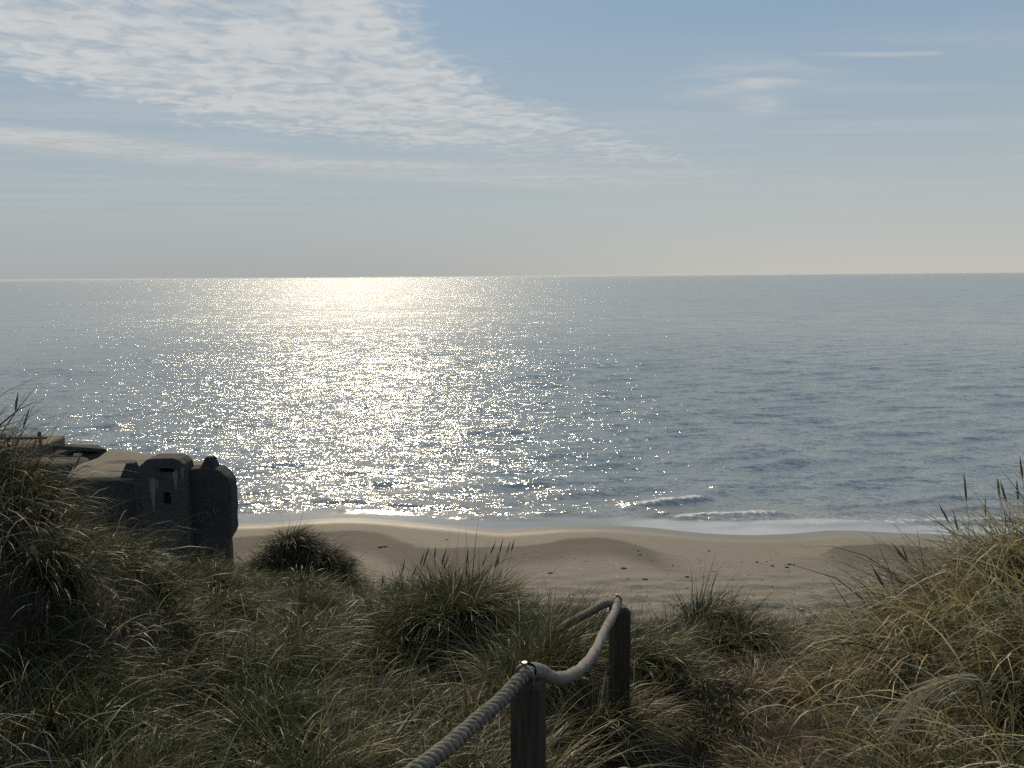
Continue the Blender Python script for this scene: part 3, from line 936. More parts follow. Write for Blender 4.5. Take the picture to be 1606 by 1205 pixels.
def twisted(name, ctrl, parent, Rr=0.0245, pitch=0.080, strands=3):
    c, s = resample(catmull(ctrl, 20), 0.006)
    _, _, (U, V) = tube(c, 0.01, 4)
    core = bpy.data.objects.new(name, None); core.parent = parent
    COL.objects.link(core)
    for k in range(strands):
        a = s / pitch * 2 * math.pi + k * 2 * math.pi / strands
        h = c + (U * np.cos(a)[:, None] + V * np.sin(a)[:, None]) * Rr * 0.565
        v, q, _f = tube(h, Rr * 0.43, 8)
        link("strand", np_mesh("strand", v, [q]), m_rope, core)
    return core


def post(parent, x, y, z0, z1, w, d, yaw, chamf=0.02):
    bm = bmesh.new()
    ring = [(-w / 2, -d / 2), (w / 2, -d / 2), (w / 2, d / 2), (-w / 2, d / 2)]
    lv = []
    for zz_, k in ((z0, 1.0), ((z0 + z1) / 2, 1.01), (z1 - chamf, 1.0), (z1, 0.62)):
        lv.append([bm.verts.new((px * k, py * k, zz_)) for px, py in ring])
    bm.faces.new(lv[0][::-1]); bm.faces.new(lv[-1])
    for a, b in zip(lv[:-1], lv[1:]):
        for i in range(4):
            j = (i + 1) % 4
            bm.faces.new((a[i], a[j], b[j], b[i]))
    bmesh.ops.rotate(bm, verts=bm.verts, matrix=Matrix.Rotation(R(yaw), 3, 'Z'))
    me = bpy.data.meshes.new("post"); bm.to_mesh(me); bm.free()
    o = link("post", me, m_wood, parent, (x, y, 0))
    md = o.modifiers.new("bevel", 'BEVEL'); md.width = 0.006; md.segments = 2; md.limit_method = 'ANGLE'; md.angle_limit = R(20)
    return o


def bracket(parent, loc, yaw):
    """bent steel staple over the rope with a bolt head"""
    a = np.linspace(0, math.pi, 12)
    pts = np.stack([0.031 * np.cos(a), 0 * a, 0.034 * np.sin(a)], 1)
    pts = np.vstack([[0.031, 0, -0.03], pts, [-0.031, 0, -0.03]])
    v, q, _f = tube(pts, 0.0055, 8)
    o = link("bracket", np_mesh("bracket", v, [q]), m_steel, parent, loc)
    o.rotation_euler = (0, 0, R(yaw))
    bm = bmesh.new()
    bmesh.ops.create_cone(bm, cap_ends=True, segments=6, radius1=0.011, radius2=0.010, depth=0.012, matrix=Matrix.Translation((0.0, 0, 0.040)))
    bm_obj("bolt", bm, m_steel, o)
    return o


def build_fence():
    f = empty("rope_fence", (0.05, 2.45, 9.7), "square wooden posts joined by thick sagging rope beside the dune path", "rope fence")
    inv = Vector((-0.05, -2.45, -9.7))
    g = bpy.data.objects.new("x", None)
    bpy.data.objects.remove(g)
    P1 = np.array([0.047, 2.50]); P2 = np.array([0.615, 4.34]); P3 = np.array([-0.35, 6.0]); P0 = np.array([-0.60, 1.15])
    def drop(pts):
        return [(x, y, z - float(np.interp(y, [1.8, 2.45, 4.3, 5.0], [0.012, 0.030, 0.062, 0.05]))) for x, y, z in pts]
    def loc(o):
        o.location = Vector(o.location) + inv
        return o
    def shift(o):
        for ch in o.children:
            ch.location = Vector(ch.location) + inv
    loc(post(f, P1[0], P1[1], 9.1, 10.665, 0.100, 0.100, -17))
    loc(post(f, P2[0], P2[1], 9.0, 10.105, 0.098, 0.098, 14))
    loc(post(f, P3[0], P3[1], 8.2, 8.85, 0.098, 0.098, -25))
    loc(post(f, P0[0], P0[1], 9.9, 10.95, 0.098, 0.098, 15))
    r0 = [(-0.60, 1.17, 10.97), (-0.50, 1.33, 10.90), (-0.375, 1.58, 10.83), (-0.262, 1.80, 10.79), (-0.180, 1.98, 10.757), (-0.118, 2.13, 10.737), (-0.047, 2.28, 10.722), (0.015, 2.41, 10.725), (0.052, 2.47, 10.727)]
    r1 = [(0.052, 2.47, 10.727), (0.09, 2.53, 10.695), (0.15, 2.68, 10.59), (0.225, 2.92, 10.48), (0.30, 3.20, 10.375), (0.385, 3.52, 10.29), (0.465, 3.85, 10.235), (0.54, 4.10, 10.205), (0.585, 4.26, 10.195), (0.60, 4.33, 10.195)]
    r2 = [(0.60, 4.33, 10.185), (0.54, 4.38, 10.165), (0.46, 4.50, 10.06), (0.375, 4.75, 9.885), (0.285, 4.98, 9.70), (0.21, 5.14, 9.50), (0.09, 5.4, 9.18), (-0.06, 5.65, 9.0), (-0.2, 5.82, 8.94), (-0.34, 5.98, 8.92)]
    r0, r1, r2 = drop(r0), drop(r1), drop(r2)
    shift(twisted("rope", r0, f))
    rp = twisted("rope", r2, f); shift(rp)
    c, s = resample(catmull(r1, 20), 0.012)
    rr = 0.0235 + 0.0015 * np.sin(s * 23) + 0.001 * np.sin(s * 61)
    rr[:8] *= np.linspace(1.12, 1.0, 8)
    v, q, _f = tube(c, rr, 14)
    loc(link("rope_sheath", np_mesh("rope_sheath", v, [q]), m_sheath, f))
    loc(bracket(f, (0.034, 2.43, 10.703), -22))
    loc(bracket(f, (0.592, 4.31, 10.143), 30))


build_fence()


# ------------------------------------------------------------------ grass
class Blades:
    def __init__(s):
        s.rows = []

    def add(s, base, L, w, th0, bend, az, twist, tint):
        n_ = len(base)
        s.rows.append(tuple(np.broadcast_to(q, (n_,) + np.shape(q)[1:]) if np.ndim(q) else np.full(n_, q) for q in (base, L, w, th0, bend, az, twist)) + (tint,))

    def mesh(s, name, nseg, origin=(0, 0, 0)):
        base, L, w, th0, bend, az_, tw = (np.concatenate([r[k] for r in s.rows]) for k in range(7))
        tint = np.concatenate([r[7] for r in s.rows])
        n_ = len(base)
        t = np.linspace(0, 1, nseg + 1)
        th = th0[:, None] + bend[:, None] * t[None, :] ** 1.35
        kr_ = np.random.default_rng(n_)
        kink = np.where(kr_.random(n_) < 0.16, kr_.uniform(0.7, 1.9, n_), 0.0)[:, None] * sstep(0.0, 0.16, t[None, :] - kr_.uniform(0.25, 0.75, n_)[:, None])
        th = th + kink
        wob = 0.25 * np.sin(t[None, :] * 5 + tw[:, None] * 3) * (tw[:, None] * 0.5)
        a = az_[:, None] + wob
        thm = 0.5 * (th[:, 1:] + th[:, :-1]); am = 0.5 * (a[:, 1:] + a[:, :-1])
        seg = (L / nseg)[:, None]
        d = np.stack([np.sin(thm) * np.sin(am), np.sin(thm) * np.cos(am), np.cos(thm)], -1) * seg[..., None]
        p = np.concatenate([np.zeros((n_, 1, 3)), np.cumsum(d, 1)], 1) + base[:, None, :]
        side = np.stack([np.cos(a), -np.sin(a), 0 * a], -1)
        T = np.gradient(p, axis=1); T /= np.linalg.norm(T, axis=2)[..., None] + 1e-9
        up = np.cross(side, T)
        tws = (tw[:, None] * (0.4 + 0.9 * t[None, :]))[..., None]
        side = side * np.cos(tws) + up * np.sin(tws)
        ww = (w[:, None] * 0.5 * np.clip(1 - t[None, :] ** 2.2, 0, 1) * (0.75 + 0.25 * np.sin(np.pi * np.clip(t * 1.3, 0, 1)))[None, :])[..., None]
        lft = p - side * ww; rgt = p + side * ww
        vv = np.stack([lft[:, :-1], rgt[:, :-1]], 2).reshape(n_, nseg * 2, 3)
        vv = np.concatenate([vv, p[:, -1:]], 1)
        per = nseg * 2 + 1
        off = (np.arange(n_) * per)[:, None, None]
        k = np.arange(nseg - 1)
        qd = np.stack([2 * k, 2 * k + 1, 2 * k + 3, 2 * k + 2], 1)[None] + off
        tri = np.array([[2 * nseg - 2, 2 * nseg - 1, 2 * nseg]])[None] + off
        me = np_mesh(name, vv.reshape(-1, 3) - np.array(origin), [qd.reshape(-1, 4), tri.reshape(-1, 3)])
        shade = np.concatenate([np.repeat(t[:-1], 2), [1.0]])
        # blade colour: straw tip, greener middle, pale dry sheath at the foot
        c_ = tint[:, None, :] * (1 + 0 * shade[None, :, None])
        tipk = (np.clip(shade - 0.72, 0, 1) / 0.28)[None, :, None] * 0.6
        c_ = c_ * (1 - tipk) + np.array([0.17, 0.135, 0.08]) * tipk
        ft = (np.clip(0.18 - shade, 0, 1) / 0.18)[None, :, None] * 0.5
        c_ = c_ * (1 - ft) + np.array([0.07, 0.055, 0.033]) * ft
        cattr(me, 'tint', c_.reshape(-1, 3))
        return me


GREEN = np.array([(0.042, 0.054, 0.015), (0.060, 0.072, 0.021), (0.080, 0.087, 0.028), (0.050, 0.066, 0.028), (0.115, 0.116, 0.045)])
STRAW = np.array([(0.15, 0.116, 0.052), (0.25, 0.198, 0.100), (0.090, 0.066, 0.030), (0.40, 0.335, 0.195), (0.30, 0.235, 0.115)])
GREY = np.array([(0.13, 0.117, 0.09), (0.32, 0.295, 0.24), (0.060, 0.053, 0.043), (0.22, 0.20, 0.16)])


def pick(pal, n_, jit=0.16):
    c_ = pal[rng.integers(0, len(pal), n_)]
    return c_ * (1 + rng.normal(0, jit, (n_, 1))) * (1 + rng.normal(0, 0.05, (n_, 3)))


def grad(x, y):
    e = 0.12
    return (dune_raw(x + e, y) - dune_raw(x - e, y)) / (2 * e), (dune_raw(x, y + e) - dune_raw(x, y - e)) / (2 * e)


def open_ground(x, y):
    """where feet keep the grass down: the path, and the turf between its two hollows"""
    p = path_dist(x, y) < 0.44 + 0.30 * sstep(2.7, 3.2, y)
    q = ((x - 1.42) / 0.62) ** 4 + ((y - 4.95) / 0.55) ** 4 < 1
    r = ((x - 1.82) / 0.50) ** 4 + ((y - 5.65) / 0.38) ** 4 < 1
    return p | q | r


def region(x, y):
    r_ = np.full(len(x), 'dune', dtype=object)
    r_[(x < -1.75 - 0.1 * vnoise(y * 2, y * 0)) & (y > 2.0) & (y < 5.6)] = 'left'
    r_[(x > 1.5 + 0.12 * (y - 3)) & (x < 4.2) & (y > 1.6) & (y < 5.4)] = 'right'
    r_[(((x + 0.62) / 0.85) ** 2 + ((y - 6.6) / 0.42) ** 2 < 1)] = 'middle'
    r_[(x > -5.2) & (x < -2.1) & (y > 11.9) & (y < 14.2)] = 'hummock'
    return r_


near_b, far_b = {}, {}


def darts(n_try, ymin, ymax, sep, margin=1.2):
    """well spaced tussock centres over the dune in front of the camera"""
    cell = {}
    out_ = []
    ys = ymin + (ymax - ymin) * rng.random(n_try) ** 0.75
    xs = (rng.random(n_try) * 2 - 1) * (0.70 * ys + margin)
    sp = sep * rng.uniform(0.75, 1.35, n_try)
    for x, y, s_ in zip(xs, ys, sp):
        ci, cj = int(math.floor(x / 0.5)), int(math.floor(y / 0.5))
        ok = True
        for i in (-1, 0, 1):
            for j in (-1, 0, 1):
                for (a, b) in cell.get((ci + i, cj + j), ()):
                    if (a - x) ** 2 + (b - y) ** 2 < s_ * s_:
                        ok = False; break
                if not ok: break
            if not ok: break
        if ok:
            cell.setdefault((ci, cj), []).append((x, y)); out_.append((x, y))
    return np.array(out_)


def grow(x, y, r, cnt, Lm, upright=None, dry_add=0.0, dark=1.0):
    """tussocks: cnt blades each from a disc of radius r, splaying out and leaning with wind and slope"""
    m = len(x)
    one = lambda q: np.broadcast_to(np.asarray(q, float), (m,)).copy()
    r, Lm = one(r), one(Lm)
    z = dune_z(x, y); gx, gy = grad(x, y); gl = np.hypot(gx, gy) + 1e-6
    dist = np.hypot(x, y); reg = region(x, y)
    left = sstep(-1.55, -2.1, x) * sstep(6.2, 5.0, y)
    right = sstep(0.9, 1.6, x - 0.12 * (y - 3)) * sstep(7.0, 5.5, y)
    steep = np.clip(gl / 0.5, 0, 1.3)
    hx = -gx / gl * steep * 0.9 + 0.70 * (1 - 2.0 * right) + 0.40 * rng.normal(size=m)
    hy = -gy / gl * steep * 0.7 - 0.30 + 0.40 * rng.normal(size=m)
    a0 = np.arctan2(hx, hy)
    lean = rng.uniform(0.25, 0.95, m)
    dry = np.clip(0.21 + 0.9 * fbm(x * 0.55 + 7, y * 0.55 + 2, 2) + 0.40 * right + 0.20 * left + rng.normal(0, 0.16, m) + dry_add, 0.06, 0.94)
    up = np.clip(rng.normal(0.48, 0.3, m) + 0.30 * left, 0, 1) if upright is None else one(upright)
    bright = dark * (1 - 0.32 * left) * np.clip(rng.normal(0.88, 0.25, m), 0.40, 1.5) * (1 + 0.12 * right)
    for near, dst in ((True, near_b), (False, far_b)):
        for rname in set(reg):
            sel = np.where((reg == rname) & ((dist < 5.4) == near))[0]
            if not len(sel):
                continue
            idx = np.repeat(sel, np.broadcast_to(cnt, (m,))[sel])
            n_ = len(idx)
            u = np.sqrt(rng.random(n_)); ra = rng.random(n_) * 6.283
            rr = r[idx] * u
            bx = x[idx] + rr * np.sin(ra); by = y[idx] + rr * np.cos(ra)
            bz = z[idx] + gx[idx] * (bx - x[idx]) + gy[idx] * (by - y[idx]) - 0.03
            ok = path_dist(bx, by) > 0.30
            bx, by, bz, idx, u, ra = bx[ok], by[ok], bz[ok], idx[ok], u[ok], ra[ok]
            n_ = len(idx)
            L = Lm[idx] * np.clip(rng.normal(1.0, 0.26, n_), 0.35, 1.75)
            lx = np.sin(a0[idx]) * lean[idx] + np.sin(ra) * u * 0.85 + rng.normal(0, 0.42, n_)
            ly = np.cos(a0[idx]) * lean[idx] + np.cos(ra) * u * 0.85 + rng.normal(0, 0.42, n_)
            a_ = np.arctan2(lx, ly)
            th0 = np.clip(0.08 + 0.35 * u + rng.normal(0, 0.16, n_), -0.1, 1.0) + 0.22 * steep[idx]
            bend = np.clip(rng.normal(1.65, 0.7, n_) + 0.25 * steep[idx] + 0.4 * u - 1.2 * up[idx], 0.05, 2.9)
            isdry = rng.random(n_) < np.clip(dry[idx] + 0.25 * (u - 0.6), 0, 1)
            isgrey = rng.random(n_) < (0.15 + 0.55 * left[idx])
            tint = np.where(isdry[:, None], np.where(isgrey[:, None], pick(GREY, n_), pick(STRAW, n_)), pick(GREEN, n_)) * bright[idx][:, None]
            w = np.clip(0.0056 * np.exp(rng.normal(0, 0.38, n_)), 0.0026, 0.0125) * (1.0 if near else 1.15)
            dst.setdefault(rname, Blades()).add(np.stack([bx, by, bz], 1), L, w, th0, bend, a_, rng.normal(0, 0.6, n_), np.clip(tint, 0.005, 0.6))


def height_at(x, y):
    h_ = 0.50 + 0.40 * np.clip(fbm(x * 0.7 + 31, y * 0.7, 2), -0.45, 0.6)
    h_ = h_ * (1 - 0.30 * sstep(6.5, 8.5, y)) * (1 - 0.45 * sstep(0.85, 0.35, path_dist(x, y)))
    h_ = h_ * (1 - 0.25 * sstep(-1.9, -2.3, x) * sstep(5.2, 4.4, y))
    h_ = h_ * (1 - 0.36 * sstep(0.1, 0.5, x) * sstep(3.4, 2.8, x) * sstep(5.8, 6.6, y))
    h_ = h_ * (1 + 0.25 * np.clip(knoll(x, y)[0] / 0.2, 0, 1) - 0.12)
    for hx, hy, rx, ry, d in HOL:                      # grazed short in front of the hollows
        h_ = h_ * (1 - 0.72 * np.exp(-((x - hx) / (rx * 1.25)) ** 4 - ((y - (hy - ry - 0.35)) / (ry + 0.45)) ** 4))
    return h_ * (1 - 0.25 * sstep(2.6, 1.6, y))


# tussocks over the dune
for (nt, y0, y1, sep, lo, hi) in ((9000, 1.3, 5.6, 0.21, 55, 140), (9000, 5.3, 12.0, 0.27, 50, 120)):
    T = darts(nt, y0, y1, sep)
    T = T[~open_ground(T[:, 0], T[:, 1]) & (np.hypot(T[:, 0], T[:, 1]) > 1.3)]
    # open gaps of litter between the tussocks
    T = T[rng.random(len(T)) > 0.48 * sstep(1.0, 1.7, T[:, 0] - 0.12 * (T[:, 1] - 3)) * sstep(6.0, 5.0, T[:, 1])]
    gap = fbm(T[:, 0] * 0.9 + 50, T[:, 1] * 0.9 + 13, 3)
    T = T[(gap > -0.26) & (hollow(T[:, 0], T[:, 1]) < 0.07) & (knoll(T[:, 0], T[:, 1])[1] < 0.5)]
    k = rng.uniform(0.6, 1.5, len(T))
    grow(T[:, 0], T[:, 1], 0.085 * k, (rng.uniform(lo, hi, len(T)) * k).astype(int), height_at(T[:, 0], T[:, 1]) * rng.normal(1.0, 0.14, len(T)) * (0.75 + 0.25 * k))
# single blades between them, and flattened litter
def loose(n_, y0, y1, L, th, bend, pal, w):
    y = y0 + (y1 - y0) * rng.random(n_) ** 0.8
    x = (rng.random(n_) * 2 - 1) * (0.70 * y + 1.0)
    ok = ((path_dist(x, y) > 0.32 * rng.random(n_)) if L < 0.3 else ~open_ground(x, y)) & (np.hypot(x, y) > 1.2)
    x, y = x[ok], y[ok]; n_ = len(x)
    ok = ~((np.abs(x + 0.5) < 0.8) & (y > 4.3) & (y < 6.1)) if L > 0.3 else np.ones(n_, bool)
    x, y = x[ok], y[ok]; n_ = len(x)
    B = (near_b if y1 < 6 else far_b).setdefault('dune', Blades())
    B.add(np.stack([x, y, dune_z(x, y) - 0.005], 1), L * rng.uniform(0.5, 1.4, n_), w * rng.uniform(0.7, 1.4, n_), np.clip(rng.normal(th, 0.3, n_), 0, 1.5), rng.uniform(0, bend, n_),
          rng.random(n_) * 6.283, rng.normal(0, 0.6, n_), np.clip(pick(pal, n_), 0.005, 0.6))
LIT = np.array([(0.075, 0.056, 0.035), (0.12, 0.095, 0.06), (0.05, 0.038, 0.026), (0.18, 0.145, 0.09)])
loose(17000, 1.3, 5.6, 0.24, 1.2, 0.5, LIT, 0.005)
loose(16000, 5.0, 11.0, 0.26, 1.15, 0.5, LIT, 0.006)
loose(7000, 1.5, 5.6, 0.42, 0.35, 1.6, GREEN, 0.0045)
loose(8000, 5.0, 11.5, 0.40, 0.35, 1.4, GREEN, 0.005)
# outer slope: sparse
T = darts(1500, 10.5, 17.0, 0.55, 2.0)
grow(T[:, 0], T[:, 1], 0.10, rng.integers(20, 60, len(T)), 0.5)
# hummock
for (hx, hy, sg, nn_, hl) in ((-3.78, 13.05, 0.22, 90, 0.46), (-3.12, 12.9, 0.22, 85, 0.44), (-4.42, 12.85, 0.26, 80, 0.40), (-2.60, 12.7, 0.26, 60, 0.36), (-3.6, 12.5, 0.60, 100, 0.32)):
    grow(hx + rng.normal(0, sg, nn_), hy + rng.normal(0, sg * 0.8, nn_), 0.11, rng.integers(30, 60, nn_), hl * rng.uniform(0.7, 1.25, nn_), rng.uniform(0, 0.6, nn_), 0.05, 0.5)
# crown of the middle mound: upright and dense
mx_ = -0.66 + rng.normal(0, 0.29, 70); my_ = 6.52 + rng.normal(0, 0.12, 70)
grow(mx_, my_, 0.10, rng.integers(80, 130, 70), 0.62, 0.72, -0.08)
# long pale arching leaves: straw on the right bank, silver on the left
def arcs(n_, xr, yr, L, pal, az_, w, th):
    x = rng.uniform(*xr, n_); y = rng.uniform(*yr, n_)
    keep = (path_dist(x, y) > 0.98) & ~open_ground(x, y) & (hollow(x, y) < 0.07) & (knoll(x, y)[1] < 0.4)
    # gathered in strands
    gx_ = np.round(x / 0.23) * 0.23 + rng.normal(0, 0.05, n_); gy_ = np.round(y / 0.23) * 0.23 + rng.normal(0, 0.05, n_)
    x, y = gx_[keep], gy_[keep]; n_ = len(x); reg = region(x, y)
    a_ = az_ + 0.5 * fbm(x * 2, y * 2, 2) * 2 + rng.normal(0, 0.35, n_)
    data = (np.stack([x, y, dune_z(x, y) - 0.02], 1), L * rng.uniform(0.6, 1.35, n_), w * rng.uniform(0.75, 1.35, n_), np.clip(rng.normal(th, 0.2, n_), 0, 1.2), np.clip(rng.normal(1.55, 0.5, n_), 0.3, 2.8),
            a_, rng.normal(0, 0.5, n_), np.clip(pick(pal, n_), 0.005, 0.6))
    for rname in set(reg):
        k = reg == rname
        near_b.setdefault(rname, Blades()).add(*[q[k] for q in data])
PALE = np.array([(0.50, 0.435, 0.27), (0.58, 0.52, 0.37), (0.36, 0.305, 0.175), (0.26, 0.24, 0.11)])
SILV = np.array([(0.36, 0.335, 0.28), (0.26, 0.24, 0.19), (0.42, 0.385, 0.31)])
arcs(6000, (1.0, 3.3), (1.6, 5.2), 0.66, PALE, -1.9, 0.0080, 0.38)
arcs(900, (-3.2, -1.6), (1.9, 4.9), 0.50, SILV, 1.9, 0.0062, 0.5)
arcs(800, (-1.6, 0.2), (2.2, 3.9), 0.42, PALE, 1.2, 0.0050, 0.5)
# crowns of the knolls
for kx, ky, kh, kr in KN:
    nn_ = int(9 * kr / 0.35)
    grow(kx + rng.normal(0, kr * 0.55, nn_), ky + 0.08 + np.abs(rng.normal(0, 0.10, nn_)), 0.07, rng.integers(50, 95, nn_), rng.uniform(0.30, 0.52, nn_) * (1.0 if ky < 7 else 0.8))
# ledges over the hollows
lx_ = rng.uniform(1.25, 2.75, 26); grow(lx_, 6.30 + rng.normal(0, 0.08, 26), 0.07, 70, 0.30, 0.2, 0.0)
lx_ = rng.uniform(0.05, 1.75, 44); grow(lx_, 4.60 + np.abs(rng.normal(0, 0.08, 44)), 0.06, 50, 0.15, 0.3, 0.25)
grow(rng.uniform(0.40, 0.84, 24), rng.uniform(4.10, 4.42, 24), 0.06, 60, 0.42, 0.5, 0.15)
# brown turf between the two hollows
lx_ = rng.uniform(0.3, 1.9, 90); grow(lx_, rng.uniform(4.55, 5.3, 90), 0.08, 40, 0.11, 0.0, 0.55)
# tussocks standing on the far rim of every hollow
for hx, hy, rx, ry, d in HOL[1:]:
    nn_ = int(26 * rx / 0.4)
    grow(hx + rng.uniform(-1, 1, nn_) * rx, hy + ry * 0.95 + rng.normal(0, 0.05, nn_), 0.07, rng.integers(55, 100, nn_), rng.uniform(0.32, 0.55, nn_), rng.uniform(0, 0.7, nn_), -0.05)
# grass creeping into the path from the right
grow(rng.uniform(1.22, 1.62, 16), rng.uniform(3.3, 4.2, 16), 0.07, rng.integers(40, 80, 16), rng.uniform(0.22, 0.38, 16), 0.2, 0.2)
# tussocks closing over the far rope
grow(rng.uniform(-0.12, 0.25, 20), rng.uniform(4.50, 4.88, 20), 0.07, rng.integers(60, 100, 20), 0.56, 0.5, 0.10)
# upright leaves along the top of the right bank
grow(rng.uniform(2.55, 3.4, 30), rng.uniform(3.9, 5.2, 30), 0.08, rng.integers(25, 55, 30), rng.uniform(0.42, 0.62, 30), 0.8, 0.1)
# long upright leaves on top of the left bank
nn_ = 16
grow(rng.uniform(-3.5, -2.75, nn_), rng.uniform(4.2, 4.9, nn_), 0.10, rng.integers(14, 34, nn_), rng.uniform(0.42, 0.60, nn_), 0.75, 0.0)
nn_ = 75
grow(rng.uniform(-1.85, -1.0, nn_), rng.uniform(1.5, 2.8, nn_), 0.08, rng.integers(25, 60, nn_), rng.uniform(0.15, 0.30, nn_), 0.1, 0.45)

TUFT = {
    'left': ("grass_bank", (-2.4, 4.0, 10.2), "tall dark bank of silvery marram grass filling the left edge", "grass tuft"),
    'right': ("grass_bank", (2.3, 3.4, 10.1), "sunlit straw coloured marram bank leaning over the path at right", "grass tuft"),
    'middle': ("grass_tuft", (-0.62, 6.6, 8.7), "upright marram tuft with many seed heads against the beach", "grass tuft"),
    'hummock': ("grass_hummock", (-3.6, 13.0, 6.9), "dark bushy grass hummock on the sand right of the bunker", "grass hummock"),
}
roots = {k: empty(v[0], v[1], v[2], v[3]) for k, v in TUFT.items()}
tri_count = 0
for store, nseg in ((near_b, 7), (far_b, 5)):
    for rname, B in store.items():
        if rname == 'dune':
            me = B.mesh("dune_grass", nseg)
            o = tag(link("dune_grass", me, m_grass), "mixed green and straw marram grass covering the dune", "dune grass", kind='stuff')
        else:
            me = B.mesh("blades", nseg, TUFT[rname][1])
            o = tag(link("blades", me, m_grass, roots[rname]), kind='stuff')
        tri_count += len(me.polygons) * 2
print("grass polys", tri_count)


# ------------------------------------------------------------------ seed stalks
def stalk(parent, x, y, h, lean, az_, head, rad=0.0022):
    z0 = float(dune_z(np.array([x]), np.array([y]))[0]) - 0.03
    n_ = 10
    t = np.linspace(0, 1, n_)
    th = 0.06 + lean * t ** 1.6
    d = np.stack([np.sin(th) * math.sin(az_), np.sin(th) * math.cos(az_), np.cos(th)], 1) * h / (n_ - 1)
    p = np.vstack([[0, 0, 0], np.cumsum(d, 0)[:-1]]) + np.array([x, y, z0])
    p = p - np.array(parent.location)
    v, q, _f = tube(p, rad * (1 - 0.4 * t), 5)
    s = link("stalk", np_mesh("stalk", v, [q]), m_dead, parent)
    T = p[-1] - p[-2]; T /= np.linalg.norm(T)
    u = np.linspace(0, 1, 9)
    hp = p[-1] + T * (u * head)[:, None]
    hr = 0.0062 * np.clip(np.sin(np.pi * (0.06 + 0.94 * u ** 0.8)), 0.04, 1) * rng.uniform(0.8, 1.15)
    v, q, _f = tube(hp, hr, 7)
    v += rng.normal(0, 0.0006, v.shape)
    link("seed_head", np_mesh("seed_head", v, [q]), m_seed, s)


for k in range(24):
    stalk(roots['middle'], -0.66 + rng.uniform(-0.55, 0.6), 6.6 + rng.uniform(-0.25, 0.25), rng.uniform(0.55, 0.76), rng.uniform(0.1, 0.5), rng.normal(1.3, 0.5), rng.uniform(0.10, 0.15), 0.0025)
for x, y, h, ln, a_, hd in [(2.62, 4.3, 0.74, 0.10, -0.9, 0.17), (2.55, 4.2, 0.66, 0.55, -1.4, 0.13), (2.35, 4.2, 0.62, 0.75, -1.5, 0.14), (2.80, 4.3, 0.62, 0.12, -1.0, 0.12), (2.86, 4.2, 0.66, 0.15, -0.6, 0.13),
                            (2.92, 4.3, 0.62, 0.1, 0.4, 0.13), (2.98, 4.2, 0.70, 0.2, -0.8, 0.15), (2.72, 4.5, 0.6, 0.25, -1.1, 0.12), (2.15, 4.1, 0.58, 0.55, -1.2, 0.15), (3.05, 4.3, 0.70, 0.12, -0.3, 0.14),
                            (2.5, 4.6, 0.6, 0.35, -1.3, 0.12), (2.88, 4.6, 0.66, 0.2, 0.2, 0.12), (3.1, 4.6, 0.7, 0.1, -0.5, 0.13), (2.68, 4.0, 0.6, 0.3, -0.9, 0.12)]:
    stalk(roots['right'], x, y, h * 0.86, ln, a_, hd)
for x, y, h, ln, a_, hd in [(-2.95, 4.5, 0.54, 0.35, 1.0, 0.12), (-3.02, 4.6, 0.58, 0.2, 0.6, 0.12), (-2.75, 4.6, 0.50, 0.5, 1.2, 0.11), (-2.85, 4.4, 0.50, 0.4, 0.9, 0.11), (-3.1, 4.4, 0.54, 0.25, 1.1, 0.12)]:
    stalk(roots['left'], x, y, h, ln, a_, hd)


# ------------------------------------------------------------------ bundles of dead leaves, sticks, things on the sand
def bundle(ctrl, rad, label):
    c, s = resample(catmull(ctrl, 16), 0.012)
    _, _, (U, V) = tube(c, 0.01, 4)
    o = empty("dead_grass_bundle", tuple(c[0]), label, "dead grass")
    parts = []
    n_ = len(c); t = np.linspace(0, 1, n_)
    for k in range(46):
        ph = rng.random() * 6.283; tw = rng.normal(4, 2.0); r0 = rad * math.sqrt(rng.random())
        a_ = ph + tw * t
        rr = r0 * (0.7 + 0.5 * np.sin(np.pi * t) + 1.5 * sstep(0.7, 1.0, t) * rng.random())
        p = c + (U * np.cos(a_)[:, None] + V * np.sin(a_)[:, None]) * rr[:, None] + rng.normal(0, 0.0012, c.shape)
        i0 = int(n_ * rng.uniform(0, 0.35)); i1 = int(n_ * rng.uniform(0.6, 1.0))
        p = p[i0:i1:2]
        if len(p) < 4: continue
        p = p + np.linspace(0, 1, len(p))[:, None] ** 3 * rng.normal(0, 0.022, 3)
        v, q, _f = tube(p, rng.uniform(0.0010, 0.0026) * np.linspace(1.1, 0.25, len(p)), 4)
        parts.append((v, q))
    v, q = join(parts)
    tag(link("leaves", np_mesh("leaves", v - c[0], [q]), m_dead, o), kind='stuff')


bundle([(1.34, 2.08, 10.74), (1.25, 2.00, 10.90), (1.16, 1.95, 10.935), (1.09, 1.93, 10.92), (1.035, 1.92, 10.885), (1.0, 1.91, 10.83), (0.985, 1.90, 10.77), (0.975, 1.9, 10.70), (0.97, 1.91, 10.66)], 0.012, "twisted hank of dead pale grass arching out of the right bank")
bundle([(1.34, 1.80, 10.62), (1.24, 1.74, 10.76), (1.15, 1.70, 10.765), (1.09, 1.69, 10.70), (1.06, 1.68, 10.60), (1.05, 1.68, 10.54)], 0.011, "short twisted hank of dead grass near the bottom right corner")


def twig(pts, rad, label):
    c, s = resample(catmull(pts, 8), 0.02)
    c = c + rng.normal(0, 0.002, c.shape)
    v, q, _f = tube(c, rad * np.linspace(1.1, 0.6, len(c)), 6)
    o = link("stick", np_mesh("stick", v - c[0], [q]), m_twig, None, tuple(c[0]))
    tag(o, label, "stick")


def gz(x, y, dz_=0.0):
    return (x, y, float(dune_z(np.array([x]), np.array([y]))[0]) + dz_)


